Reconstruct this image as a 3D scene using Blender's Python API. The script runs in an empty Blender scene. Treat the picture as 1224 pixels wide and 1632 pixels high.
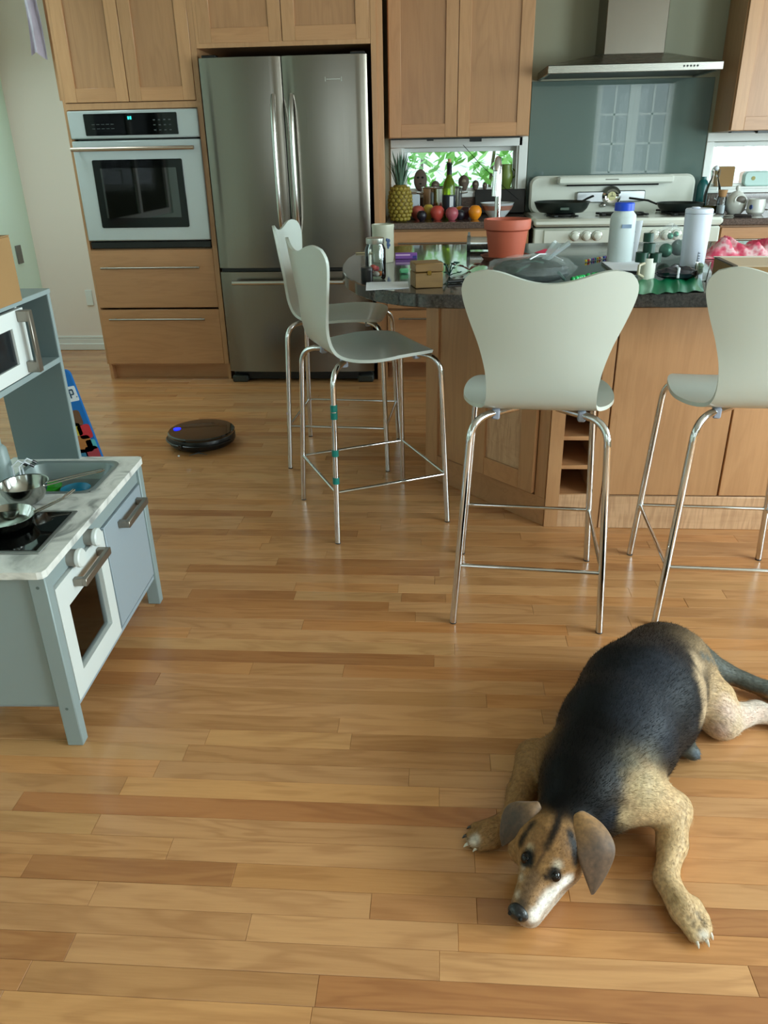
import bpy, bmesh, math, random
import numpy as np
from mathutils import Vector, Matrix
random.seed(7)
rng = np.random.default_rng(11)
SC = bpy.context.scene
COL = SC.collection
R = math.radians
# ------------------------------------------------------------------ camera
F_PX, CX, CY = 1230.1, 612.0, 816.0
CAM = np.array([0.0, 0.0, 1.33])
_y, _p, _r = R(4.193), R(25.112), R(1.140)
_f = np.array([-math.sin(_y)*math.cos(_p), math.cos(_y)*math.cos(_p), -math.sin(_p)])
_x = np.array([math.cos(_y), math.sin(_y), 0.0]); _d = np.cross(_f, _x)
_rt = math.cos(_r)*_x + math.sin(_r)*_d
_dn = -math.sin(_r)*_x + math.cos(_r)*_d
cam_d = bpy.data.cameras.new('camera'); cam = bpy.data.objects.new('camera', cam_d); COL.objects.link(cam)
cam.matrix_world = Matrix([[_rt[0], -_dn[0], -_f[0], CAM[0]], [_rt[1], -_dn[1], -_f[1], CAM[1]], [_rt[2], -_dn[2], -_f[2], CAM[2]], [0, 0, 0, 1]])
cam_d.sensor_fit = 'HORIZONTAL'; cam_d.sensor_width = 36.0; cam_d.lens = F_PX/1224*36.0
cam_d.clip_start = 0.05; cam_d.clip_end = 200
SC.camera = cam
def ray(u, v): return _rt*((u-CX)/F_PX) + _dn*((v-CY)/F_PX) + _f
def atZ(u, v, z=0.0):
    d = ray(u, v); return CAM + d*((z-CAM[2])/d[2])
def atY(u, v, y):
    d = ray(u, v); return CAM + d*((y-CAM[1])/d[1])
def atX(u, v, x):
    d = ray(u, v); return CAM + d*((x-CAM[0])/d[0])
# ------------------------------------------------------------------ colour management, world, lights
SC.view_settings.view_transform = 'Standard'; SC.view_settings.look = 'None'
SC.view_settings.gamma = 1.0; SC.view_settings.use_curve_mapping = False
SC.view_settings.exposure = -0.34
SC.cycles.max_bounces = 8; SC.cycles.diffuse_bounces = 4; SC.cycles.glossy_bounces = 4
SC.cycles.transparent_max_bounces = 12; SC.cycles.caustics_reflective = False; SC.cycles.caustics_refractive = False
SC.cycles.sample_clamp_indirect = 4.0
W = bpy.data.worlds.new('overcast_sky'); SC.world = W; W.use_nodes = True
bg = W.node_tree.nodes['Background']; bg.inputs[0].default_value = (0.80, 0.93, 1.0, 1); bg.inputs[1].default_value = 4.2
def area(name, loc, rot, sx, sy, power, col):
    l = bpy.data.lights.new(name, 'AREA'); l.shape = 'RECTANGLE'; l.size = sx; l.size_y = sy; l.energy = power; l.color = col
    o = bpy.data.objects.new(name, l); COL.objects.link(o); o.location = loc; o.rotation_euler = rot
    return o
DAY = (0.80, 0.97, 1.0)
area('daylight_garden_door', (2.975, -2.66, 1.15), (R(-90), 0, 0), 1.1, 2.1, 55, DAY)
area('daylight_side_window', (3.66, 0.5, 1.5), (R(90), 0, R(90)), 2.4, 1.5, 265, DAY)
area('added_right_fill', (3.66, 3.6, 1.5), (R(90), 0, R(90)), 1.5, 1.25, 85, DAY)  # added fill for the left wall and island top; its window is invented
area('added_corner_fill', (-2.5, 4.55, 2.66), (0, 0, 0), .55, 1.0, 22, DAY)  # added fill to brighten the far left corner; its skylight is invented
area('daylight_rear_window', (-0.9, -2.66, 1.5), (R(-90), 0, 0), 1.5, 1.3, 14, DAY)

# ------------------------------------------------------------------ helpers
def lin(h):
    h = h.lstrip('#'); o = []
    for i in (0, 2, 4):
        c = int(h[i:i+2], 16)/255; o.append(c/12.92 if c <= 0.04045 else ((c+0.055)/1.055)**2.4)
    return (*o, 1.0)
def rrot(p, a):
    c, s = math.cos(a), math.sin(a); return (p[0]*c-p[1]*s, p[0]*s+p[1]*c)
class MB:
    def __init__(s): s.v = []; s.f = []
    def add(s, vs, fs):
        n = len(s.v); s.v += [tuple(map(float, p)) for p in vs]; s.f += [tuple(i+n for i in q) for q in fs]; return s
    def box(s, x0, x1, y0, y1, z0, z1, b=0.0):
        if x1 < x0: x0, x1 = x1, x0
        if y1 < y0: y0, y1 = y1, y0
        if z1 < z0: z0, z1 = z1, z0
        b = min(b, (x1-x0)*.49, (y1-y0)*.49, (z1-z0)*.49)
        L = ((x0, x1), (y0, y1), (z0, z1))
        if b <= 0:
            vs = [(x, y, z) for x in L[0] for y in L[1] for z in L[2]]
            return s.add(vs, [(0, 1, 3, 2), (4, 6, 7, 5), (0, 4, 5, 1), (2, 3, 7, 6), (0, 2, 6, 4), (1, 5, 7, 3)])
        vs = []
        cs = [(i, j, k) for i in (0, 1) for j in (0, 1) for k in (0, 1)]
        for c in cs:
            for a in range(3):
                vs.append([L[q][c[q]] + (0 if q == a else (b if c[q] == 0 else -b)) for q in range(3)])
        ix = lambda c, a: cs.index(tuple(c))*3+a
        fs = []
        for a in range(3):
            o = [q for q in range(3) if q != a]
            for sg in (0, 1):
                q = []
                for (m, n) in ((0, 0), (1, 0), (1, 1), (0, 1)):
                    c = [0, 0, 0]; c[a] = sg; c[o[0]] = m; c[o[1]] = n; q.append(ix(c, a))
                fs.append(q)
            for (m, n) in ((0, 0), (1, 0), (1, 1), (0, 1)):
                c0 = [0, 0, 0]; c0[o[0]] = m; c0[o[1]] = n; c1 = list(c0); c1[a] = 1
                fs.append((ix(c0, o[0]), ix(c1, o[0]), ix(c1, o[1]), ix(c0, o[1])))
        for c in cs: fs.append((ix(c, 0), ix(c, 1), ix(c, 2)))
        return s.add(vs, fs)
    def tube(s, pts, r, n=10, closed=False, caps=True, flat=1.0):
        P = [Vector(p) for p in pts]; m = len(P); rs = r if isinstance(r, (list, tuple)) else [r]*m
        T = []
        for i in range(m):
            a = P[i-1] if (i > 0 or closed) else P[i]; b = P[(i+1) % m] if (i < m-1 or closed) else P[i]
            T.append((b-a).normalized())
        up = Vector((0, 0, 1)) if abs(T[0].z) < .9 else Vector((1, 0, 0))
        N = T[0].cross(up).normalized(); base = len(s.v); vs = []
        for i in range(m):
            if i:
                ax = T[i-1].cross(T[i])
                if ax.length > 1e-7: N = Matrix.Rotation(T[i-1].angle(T[i]), 3, ax.normalized()) @ N
            N = (N - T[i]*N.dot(T[i])).normalized(); B = T[i].cross(N)
            for k in range(n):
                a = 2*math.pi*k/n; vs.append(P[i] + (N*math.cos(a) + B*math.sin(a)*flat)*rs[i])
        fs = []
        for i in range(m if closed else m-1):
            j = (i+1) % m
            for k in range(n): fs.append((i*n+k, i*n+(k+1) % n, j*n+(k+1) % n, j*n+k))
        if caps and not closed:
            fs.append(tuple(reversed(range(n)))); fs.append(tuple((m-1)*n+k for k in range(n)))
        return s.add(vs, fs)
    def cyl(s, p0, p1, r0, r1=None, n=20): return s.tube([p0, p1], [r0, r0 if r1 is None else r1], n)
    def lathe(s, prof, n=28, c=(0, 0, 0), sx=1.0, sy=1.0, axis='z', caps=True):
        vs = []; m = len(prof)
        for (r, z) in prof:
            for k in range(n):
                a = 2*math.pi*k/n; x, y = r*math.cos(a)*sx, r*math.sin(a)*sy
                q = (x, y, z) if axis == 'z' else ((z, x, y) if axis == 'x' else (x, z, y))
                vs.append((q[0]+c[0], q[1]+c[1], q[2]+c[2]))
        fs = []
        for i in range(m-1):
            for k in range(n): fs.append((i*n+k, i*n+(k+1) % n, (i+1)*n+(k+1) % n, (i+1)*n+k))
        if caps:
            if prof[0][0] > 1e-5: fs.append(tuple(range(n)))
            if prof[-1][0] > 1e-5: fs.append(tuple((m-1)*n+k for k in range(n)))
        return s.add(vs, fs)
    def sphere(s, c, r, n=16, m=10):
        rx, ry, rz = r if isinstance(r, (tuple, list)) else (r, r, r)
        vs = []; fs = []
        for i in range(1, m):
            t = math.pi*i/m
            for k in range(n):
                a = 2*math.pi*k/n; vs.append((c[0]+rx*math.sin(t)*math.cos(a), c[1]+ry*math.sin(t)*math.sin(a), c[2]+rz*math.cos(t)))
        for i in range(m-2):
            for k in range(n): fs.append((i*n+k, (i+1)*n+k, (i+1)*n+(k+1) % n, i*n+(k+1) % n))
        vs.append((c[0], c[1], c[2]+rz)); vs.append((c[0], c[1], c[2]-rz)); a, b = len(vs)-2, len(vs)-1
        for k in range(n):
            fs.append((a, k, (k+1) % n)); fs.append((b, (m-2)*n+(k+1) % n, (m-2)*n+k))
        return s.add(vs, fs)
    def prism(s, out, z0, z1, b=0.0):
        n = len(out)
        def inset(d):
            res = []
            A = sum(out[i][0]*out[(i+1) % n][1]-out[(i+1) % n][0]*out[i][1] for i in range(n)); sg = 1 if A > 0 else -1
            for i in range(n):
                p0, p1, p2 = Vector(out[i-1]), Vector(out[i]), Vector(out[(i+1) % n])
                e0 = (p1-p0).normalized(); e1 = (p2-p1).normalized()
                n0 = Vector((-e0.y, e0.x))*sg; n1 = Vector((-e1.y, e1.x))*sg; mm = (n0+n1); mm = mm/max(mm.length_squared/2, .2)
                q = p1+mm*d; res.append((q.x, q.y))
            return res
        if b > 0: rows = [(inset(b), z0), (out, z0+b), (out, z1-b), (inset(b), z1)]
        else: rows = [(out, z0), (out, z1)]
        vs = []; fs = []
        for o, z in rows: vs += [(x, y, z) for x, y in o]
        for i in range(len(rows)-1):
            for k in range(n): fs.append((i*n+k, i*n+(k+1) % n, (i+1)*n+(k+1) % n, (i+1)*n+k))
        fs.append(tuple(reversed(range(n)))); fs.append(tuple((len(rows)-1)*n+k for k in range(n)))
        return s.add(vs, fs)
    def grid(s, fn, nu, nv, closed_u=False):
        vs = [fn(i/(nu if closed_u else nu-1), j/(nv-1)) for j in range(nv) for i in range(nu)]
        fs = []
        for j in range(nv-1):
            for i in range(nu if closed_u else nu-1):
                k = (i+1) % nu; fs.append((j*nu+i, j*nu+k, (j+1)*nu+k, (j+1)*nu+i))
        return s.add(vs, fs)
    def xf(s, M, start=0):
        for i in range(start, len(s.v)): s.v[i] = tuple(M @ Vector(s.v[i]))
        return s
    def mesh(s, name, mat, smooth=True, angle=38, fix=True):
        me = bpy.data.meshes.new(name); me.from_pydata(s.v, [], s.f); me.update()
        if fix:
            bm = bmesh.new(); bm.from_mesh(me); bmesh.ops.recalc_face_normals(bm, faces=bm.faces); bm.to_mesh(me); bm.free()
        if smooth: me.shade_smooth(); me.set_sharp_from_angle(angle=R(angle))
        if mat: me.materials.append(mat)
        return me
def swap_yz(out_y):
    """matrix that turns a prism's (x,y,z) into x, depth, height: prism height z becomes -Y from out_y"""
    return Matrix(((1, 0, 0, 0), (0, 0, -1, out_y), (0, 1, 0, 0), (0, 0, 0, 1)))
def rrect(x0, x1, y0, y1, r, n=5):
    o = []
    for (cx, cy, a0) in ((x1-r, y1-r, 0), (x0+r, y1-r, 90), (x0+r, y0+r, 180), (x1-r, y0+r, 270)):
        for i in range(n+1): a = R(a0+90*i/n); o.append((cx+r*math.cos(a), cy+r*math.sin(a)))
    return o
def link(name, me, parent=None, loc=(0, 0, 0), rot=(0, 0, 0)):
    o = bpy.data.objects.new(name, me); COL.objects.link(o); o.location = loc; o.rotation_euler = rot
    if parent: o.parent = parent
    return o
class Thing:
    def __init__(s, name, label, cat, loc=(0, 0, 0), rz=0.0, group=None, kind=None):
        s.o = bpy.data.objects.new(name, None); COL.objects.link(s.o); s.o.empty_display_size = .05
        s.loc = Vector(loc); s.o.location = s.loc; s.o.rotation_euler = (0, 0, rz)
        if label: s.o['label'] = label
        if cat: s.o['category'] = cat
        if group: s.o['group'] = group
        if kind: s.o['kind'] = kind
    def part(s, name, mb, mat, parent=None, label=None, world=False, smooth=True, angle=38, kind=None, fix=True):
        if world: mb.xf(Matrix.Translation(-s.loc))
        o = link(name, mb.mesh(name, mat, smooth, angle, fix), parent or s.o)
        if label: o['label'] = label
        if kind: o['kind'] = kind
        return o
def single(name, mb, mat, label, cat, loc=(0, 0, 0), rz=0.0, group=None, smooth=True, angle=38, kind=None):
    o = link(name, mb.mesh(name, mat, smooth, angle), None, loc, (0, 0, rz))
    if label: o['label'] = label
    if cat: o['category'] = cat
    if group: o['group'] = group
    if kind: o['kind'] = kind
    return o
def struct(name, mb, mat, smooth=False, label=None):
    o = link(name, mb.mesh(name, mat, smooth)); o['kind'] = 'structure'
    if label: o['label'] = label
    return o
def copy_tree(o, parent=None):
    c = o.copy(); COL.objects.link(c); c.parent = parent
    for ch in list(o.children): copy_tree(ch, c)
    return c
# ------------------------------------------------------------------ materials
def mat_new(name):
    m = bpy.data.materials.new(name); m.use_nodes = True; nt = m.node_tree
    return m, nt, nt.nodes['Principled BSDF']
def nd(nt, t, **k):
    n = nt.nodes.new(t)
    for a, b in k.items(): setattr(n, a, b)
    return n
def pm(name, col, rough=.5, metal=0.0, spec=.5, coat=0.0, trans=0.0, ior=1.45, emit=None, es=0.0, alpha=1.0, bump=0.0, bscale=60.0, var=0.0, vscale=6.0, sheen=0.0, sss=0.0):
    m, nt, b = mat_new(name); c = lin(col) if isinstance(col, str) else (*col[:3], 1)
    b.inputs['Base Color'].default_value = c; b.inputs['Roughness'].default_value = rough; b.inputs['Metallic'].default_value = metal
    b.inputs['Specular IOR Level'].default_value = spec; b.inputs['Coat Weight'].default_value = coat; b.inputs['Coat Roughness'].default_value = .08
    b.inputs['Transmission Weight'].default_value = trans; b.inputs['IOR'].default_value = ior; b.inputs['Alpha'].default_value = alpha
    b.inputs['Sheen Weight'].default_value = sheen
    if sss: b.inputs['Subsurface Weight'].default_value = sss; b.inputs['Subsurface Scale'].default_value = .01
    if emit: b.inputs['Emission Color'].default_value = lin(emit); b.inputs['Emission Strength'].default_value = es
    if var or bump:
        tc = nd(nt, 'ShaderNodeTexCoord')
    if var:
        n = nd(nt, 'ShaderNodeTexNoise'); n.inputs['Scale'].default_value = vscale; n.inputs['Detail'].default_value = 4
        nt.links.new(tc.outputs['Object'], n.inputs['Vector'])
        mx = nd(nt, 'ShaderNodeMix', data_type='RGBA')
        mx.inputs[6].default_value = tuple(min(1, x*(1-var)) for x in c[:3])+(1,); mx.inputs[7].default_value = tuple(min(1, x*(1+var)) for x in c[:3])+(1,)
        nt.links.new(n.outputs['Fac'], mx.inputs[0]); nt.links.new(mx.outputs[2], b.inputs['Base Color'])
    if bump:
        n2 = nd(nt, 'ShaderNodeTexNoise'); n2.inputs['Scale'].default_value = bscale; n2.inputs['Detail'].default_value = 3
        nt.links.new(tc.outputs['Object'], n2.inputs['Vector'])
        bp = nd(nt, 'ShaderNodeBump'); bp.inputs['Strength'].default_value = bump; bp.inputs['Distance'].default_value = .002
        nt.links.new(n2.outputs['Fac'], bp.inputs['Height']); nt.links.new(bp.outputs['Normal'], b.inputs['Normal'])
    return m
def ramp(nt, stops):
    r = nd(nt, 'ShaderNodeValToRGB'); e = r.color_ramp.elements
    while len(e) < len(stops): e.new(.5)
    for i, (p, c) in enumerate(stops): e[i].position = p; e[i].color = lin(c) if isinstance(c, str) else (*c[:3], 1)
    return r
def wood(name, base, dark, axis='z', rough=.38, grain=1.0, coat=.15, attr=False, curly=0.0):
    m, nt, b = mat_new(name); L = nt.links.new
    tc = nd(nt, 'ShaderNodeTexCoord'); oi = nd(nt, 'ShaderNodeObjectInfo')
    cmb = nd(nt, 'ShaderNodeCombineXYZ'); mul = nd(nt, 'ShaderNodeMath', operation='MULTIPLY'); mul.inputs[1].default_value = 37.0
    if attr:
        at = nd(nt, 'ShaderNodeAttribute'); at.attribute_name = 'tone'; L(at.outputs['Alpha'], mul.inputs[0])
    else: L(oi.outputs['Random'], mul.inputs[0])
    for i in range(3): L(mul.outputs[0], cmb.inputs[i])
    add = nd(nt, 'ShaderNodeVectorMath', operation='ADD'); L(tc.outputs['Object'], add.inputs[0]); L(cmb.outputs[0], add.inputs[1])
    def stretch(along, across):
        mp = nd(nt, 'ShaderNodeMapping'); s = [across]*3; s['xyz'.index(axis)] = along; mp.inputs['Scale'].default_value = s
        L(add.outputs[0], mp.inputs['Vector']); return mp
    n1 = nd(nt, 'ShaderNodeTexNoise'); n1.inputs['Scale'].default_value = 1.0; n1.inputs['Detail'].default_value = 3; n1.inputs['Distortion'].default_value = .6
    L(stretch(1.6*grain, 11*grain).outputs[0], n1.inputs['Vector'])
    m1 = nd(nt, 'ShaderNodeMath', operation='MULTIPLY'); m1.inputs[1].default_value = 34.0; L(n1.outputs['Fac'], m1.inputs[0])
    sn = nd(nt, 'ShaderNodeMath', operation='SINE'); L(m1.outputs[0], sn.inputs[0])
    mr = nd(nt, 'ShaderNodeMapRange'); mr.inputs[1].default_value = -1; mr.inputs[2].default_value = 1; L(sn.outputs[0], mr.inputs[0])
    n2 = nd(nt, 'ShaderNodeTexNoise'); n2.inputs['Scale'].default_value = 1.0; n2.inputs['Detail'].default_value = 5; n2.inputs['Roughness'].default_value = .7
    L(stretch(7*grain, 160*grain).outputs[0], n2.inputs['Vector'])
    n3 = nd(nt, 'ShaderNodeTexNoise'); n3.inputs['Scale'].default_value = 1.0; n3.inputs['Detail'].default_value = 2
    L(stretch(.9, 3.2).outputs[0], n3.inputs['Vector'])
    c_b, c_d = lin(base), lin(dark)
    mx = nd(nt, 'ShaderNodeMix', data_type='RGBA'); mx.inputs[6].default_value = c_b; mx.inputs[7].default_value = c_d
    f1 = nd(nt, 'ShaderNodeMath', operation='POWER'); f1.inputs[1].default_value = 2.2; L(mr.outputs[0], f1.inputs[0])
    a1 = nd(nt, 'ShaderNodeMath', operation='MULTIPLY'); L(f1.outputs[0], a1.inputs[0]); a1.inputs[1].default_value = .22 if attr else .14
    a2 = nd(nt, 'ShaderNodeMath', operation='MULTIPLY_ADD'); L(n2.outputs['Fac'], a2.inputs[0]); a2.inputs[1].default_value = .42; L(a1.outputs[0], a2.inputs[2])
    a3 = nd(nt, 'ShaderNodeMath', operation='MULTIPLY_ADD'); L(n3.outputs['Fac'], a3.inputs[0]); a3.inputs[1].default_value = .55; L(a2.outputs[0], a3.inputs[2])
    a4 = nd(nt, 'ShaderNodeMath', operation='SUBTRACT', use_clamp=True); L(a3.outputs[0], a4.inputs[0]); a4.inputs[1].default_value = .22
    L(a4.outputs[0], mx.inputs[0]); out = mx.outputs[2]
    if curly:
        mpc = nd(nt, 'ShaderNodeTexNoise'); mpc.inputs['Scale'].default_value = 1; mpc.inputs['Distortion'].default_value = 1.0
        mm = nd(nt, 'ShaderNodeMapping'); mm.inputs['Scale'].default_value = (75, 75, 7); L(add.outputs[0], mm.inputs['Vector']); L(mm.outputs[0], mpc.inputs['Vector'])
        mc = nd(nt, 'ShaderNodeMix', data_type='RGBA', blend_type='MULTIPLY'); mc.inputs[7].default_value = (.62, .55, .5, 1)
        rc = nd(nt, 'ShaderNodeMapRange'); rc.inputs[1].default_value = .42; rc.inputs[2].default_value = .62; rc.inputs[4].default_value = curly; L(mpc.outputs['Fac'], rc.inputs[0])
        L(rc.outputs[0], mc.inputs[0]); L(out, mc.inputs[6]); out = mc.outputs[2]
    if attr:
        mt = nd(nt, 'ShaderNodeMix', data_type='RGBA', blend_type='MULTIPLY'); mt.inputs[0].default_value = 1
        L(out, mt.inputs[6]); L(at.outputs['Color'], mt.inputs[7]); out = mt.outputs[2]
    else:
        hs = nd(nt, 'ShaderNodeHueSaturation'); vr = nd(nt, 'ShaderNodeMapRange'); vr.inputs[3].default_value = .9; vr.inputs[4].default_value = 1.08
        L(oi.outputs['Random'], vr.inputs[0]); L(vr.outputs[0], hs.inputs['Value']); L(out, hs.inputs['Color']); out = hs.outputs[0]
    L(out, b.inputs['Base Color'])
    b.inputs['Roughness'].default_value = rough; b.inputs['Coat Weight'].default_value = coat; b.inputs['Coat Roughness'].default_value = .22
    bp = nd(nt, 'ShaderNodeBump'); bp.inputs['Strength'].default_value = .12; bp.inputs['Distance'].default_value = .0008
    L(n2.outputs['Fac'], bp.inputs['Height']); L(bp.outputs['Normal'], b.inputs['Normal'])
    return m
def speckle(name, stops, scale=90.0, rough=.12, coat=.3):
    m, nt, b = mat_new(name); L = nt.links.new; tc = nd(nt, 'ShaderNodeTexCoord')
    n = nd(nt, 'ShaderNodeTexNoise'); n.inputs['Scale'].default_value = scale; n.inputs['Detail'].default_value = 6; n.inputs['Roughness'].default_value = .75
    L(tc.outputs['Object'], n.inputs['Vector']); r = ramp(nt, stops); L(n.outputs['Fac'], r.inputs[0]); L(r.outputs[0], b.inputs['Base Color'])
    b.inputs['Roughness'].default_value = rough; b.inputs['Coat Weight'].default_value = coat; b.inputs['Coat Roughness'].default_value = .03
    return m
def brushed(name, col, rough=.3, axis='x', aniso=0.0):
    m, nt, b = mat_new(name); L = nt.links.new; tc = nd(nt, 'ShaderNodeTexCoord'); mp = nd(nt, 'ShaderNodeMapping')
    s = [400, 400, 400]; s['xyz'.index(axis)] = 4; mp.inputs['Scale'].default_value = s; L(tc.outputs['Object'], mp.inputs['Vector'])
    n = nd(nt, 'ShaderNodeTexNoise'); n.inputs['Scale'].default_value = 1; L(mp.outputs[0], n.inputs['Vector'])
    b.inputs['Base Color'].default_value = lin(col); b.inputs['Metallic'].default_value = 1
    mr = nd(nt, 'ShaderNodeMapRange'); mr.inputs[3].default_value = rough*.8; mr.inputs[4].default_value = rough*1.25; L(n.outputs['Fac'], mr.inputs[0]); L(mr.outputs[0], b.inputs['Roughness'])
    return m
def marble(name):
    m, nt, b = mat_new(name); L = nt.links.new; tc = nd(nt, 'ShaderNodeTexCoord')
    n = nd(nt, 'ShaderNodeTexNoise'); n.inputs['Scale'].default_value = 9; n.inputs['Detail'].default_value = 8; n.inputs['Distortion'].default_value = 1.8
    L(tc.outputs['Object'], n.inputs['Vector']); r = ramp(nt, [(.30, '#8f9391'), (.46, '#d3d6d2'), (.62, '#e6e8e4'), (.8, '#b4b8b6')]); L(n.outputs['Fac'], r.inputs[0]); L(r.outputs[0], b.inputs['Base Color'])
    b.inputs['Roughness'].default_value = .4; return m
def pane_mat(name, tint=(.96, .99, .98), refl=.10):
    m = bpy.data.materials.new(name); m.use_nodes = True; nt = m.node_tree; nt.nodes.remove(nt.nodes['Principled BSDF']); L = nt.links.new
    tr = nd(nt, 'ShaderNodeBsdfTransparent'); tr.inputs[0].default_value = (*tint, 1); gl = nd(nt, 'ShaderNodeBsdfGlossy'); gl.inputs['Roughness'].default_value = .02
    fr = nd(nt, 'ShaderNodeFresnel'); fr.inputs['IOR'].default_value = 1.45; mx = nd(nt, 'ShaderNodeMixShader')
    L(fr.outputs[0], mx.inputs[0]); L(tr.outputs[0], mx.inputs[1]); L(gl.outputs[0], mx.inputs[2]); L(mx.outputs[0], nt.nodes['Material Output'].inputs[0])
    return m
M = {}
M['maple'] = wood('maple_upright', '#c8986c', '#966842', 'z')
M['maple_p'] = wood('maple_panel', '#bb8c62', '#85593a', 'z', grain=.8)
M['maple_h'] = wood('maple_level', '#c49266', '#92623c', 'x')
M['maple_c'] = wood('maple_curly', '#dcb48e', '#b68862', 'x', curly=.5)
M['oak'] = wood('oak_strip_floor', '#d39e6b', '#8f5b34', 'x', rough=.24, grain=1.15, coat=.25, attr=True)
M['wall_w'] = pm('wall_paint_white', '#bcc0b6', .75, bump=.08, bscale=180)
M['wall_m'] = pm('wall_mint_daylit', '#e2fbee', .75, bump=.08, bscale=180)  # daylight falling on this wall is put into its mint-white colour
M['wall_p'] = pm('wall_blush_lit', '#f0e3d9', .75, bump=.08, bscale=180)  # extra light on this wall is put into its pale colour
M['wall_k'] = pm('wall_paint_sage', '#9d9d88', .75, bump=.05, bscale=180)
M['ceil'] = pm('ceiling_paint', '#c4c1b8', .85)
M['white_trim'] = pm('white_gloss_paint', '#e6e8e4', .35)
M['steel'] = brushed('brushed_steel', '#a8a69f', .26, 'x')
M['steel_v'] = brushed('brushed_steel_upright', '#7d766d', .22, 'z')
M['steel_lt'] = pm('satin_steel', '#c9c8c4', .2, 1)
M['chrome'] = pm('chrome', '#d6d6d6', .06, 1)
M['black_gl'] = pm('black_glass', '#030404', .04, spec=.3)
M['black_pl'] = pm('black_plastic', '#0d0e0f', .35)
M['dark'] = pm('dark_void', '#0a0a09', .8)
M['appl_w'] = pm('white_enamel_oven', '#b0b8b8', .22, coat=.3)
M['enamel'] = pm('cream_enamel', '#d5d8cd', .18, coat=.4)
M['granite'] = speckle('granite_dark', [(.25, '#121212'), (.45, '#2b2827'), (.6, '#423e3b'), (.8, '#6a645f')], 110, .1)
M['granite_r'] = speckle('granite_brown', [(.25, '#2c2422'), (.45, '#54463f'), (.6, '#6d5d55'), (.8, '#8d7f78')], 110, .14)
M['glass_bs'] = pm('sage_glass', '#5c6d68', .015, coat=.0, spec=.7)
M['pane'] = pane_mat('window_glass')
M['shell'] = pm('stool_white_lacquer', '#c0c8c1', .32, coat=.2)
M['shell_u'] = M['shell']
M['grey_pl'] = pm('grey_plastic', '#9aa3b5', .4)
M['teal'] = pm('teal_tape', '#0d7d74', .45)
M['toy_g'] = pm('toy_grey_paint', '#8b9a9b', .45)
M['toy_dk'] = pm('toy_dark_grey', '#5d6b6a', .5)
M['toy_w'] = pm('toy_white', '#d3dad8', .4)
M['toy_bl'] = pm('toy_blue_grey', '#96a4ad', .4)
M['toy_m'] = pm('toy_handle_metal', '#8d877d', .35, .8)
M['marble'] = marble('toy_marble')
M['glass'] = pm('clear_glass', '#f2faf7', .02, trans=1.0, ior=1.3)
M['plastic'] = pane_mat('clear_plastic', (.9, .93, .92))
M['film'] = pm('plastic_film', '#dfe8e6', .10, alpha=.10, spec=1.0)
M['card'] = pm('cardboard', '#93734a', .85, var=.08)
M['paper'] = pm('white_paper', '#dadfe6', .8)
M['leaf'] = pm('outdoor_leaf', '#a6dd86', .6, var=.25, vscale=2.0)
# ================================================================== SETTING
XL, XR, YR, YB, YK, ZC = -2.905, 3.7, -2.72, 5.67, 5.43, 2.62
# ---- floor: subfloor slab with strip planks
fl = struct('floor', MB().box(XL-.1, XR+.1, YR-.1, YB+.1, -.06, -.014), M['dark'], label='oak strip floor')
PW, Y0 = .0572, .886
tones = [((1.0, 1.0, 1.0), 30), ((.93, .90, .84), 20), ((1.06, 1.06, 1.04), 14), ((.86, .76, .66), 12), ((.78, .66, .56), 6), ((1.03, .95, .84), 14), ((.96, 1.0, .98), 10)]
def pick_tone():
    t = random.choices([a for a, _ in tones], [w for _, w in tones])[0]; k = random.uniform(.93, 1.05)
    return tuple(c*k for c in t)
special = {}
def sp(u0, v, u1, tone):
    a = atZ(u0, v); b = atZ(u1, v); special.setdefault(int(math.floor((a[1]-Y0)/PW)), []).append((a[0], b[0], tone))
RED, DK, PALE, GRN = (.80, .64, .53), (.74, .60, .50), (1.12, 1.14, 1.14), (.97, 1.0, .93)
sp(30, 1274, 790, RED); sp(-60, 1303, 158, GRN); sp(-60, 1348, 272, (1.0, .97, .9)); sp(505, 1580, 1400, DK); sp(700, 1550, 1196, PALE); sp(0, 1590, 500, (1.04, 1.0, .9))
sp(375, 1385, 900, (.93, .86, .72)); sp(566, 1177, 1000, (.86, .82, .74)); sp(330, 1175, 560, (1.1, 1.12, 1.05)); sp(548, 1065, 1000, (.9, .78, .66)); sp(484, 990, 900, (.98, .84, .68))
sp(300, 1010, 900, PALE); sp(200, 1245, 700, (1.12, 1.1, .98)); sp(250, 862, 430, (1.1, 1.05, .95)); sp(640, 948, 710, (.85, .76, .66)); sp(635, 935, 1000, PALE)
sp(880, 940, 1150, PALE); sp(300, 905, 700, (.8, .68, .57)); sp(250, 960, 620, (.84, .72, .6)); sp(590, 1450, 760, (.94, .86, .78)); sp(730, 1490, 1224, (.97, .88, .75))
rows = []
k0 = int(math.floor((YR-Y0)/PW)); k1 = int(math.ceil((YB-Y0)/PW))
planks = []
for k in range(k0, k1+1):
    ya = Y0+k*PW; segs = sorted(special.get(k, [])); x = XL; cur = []
    def fill(xa, xb):
        x = xa
        while xb-x > 1e-5:
            ln = min(random.uniform(.35, 1.35), xb-x)
            if xb-(x+ln) < .2: ln = xb-x
            cur.append((x, x+ln, pick_tone())); x += ln
    for (a, b, t) in segs:
        a = max(a, x); b = min(b, XR); a = x if a-x < .06 else a
        if b-a < .05: continue
        fill(x, a); cur.append((a, b, t)); x = b
    fill(x, XR)
    for (a, b, t) in cur: planks.append((a, b, ya, t))
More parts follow.
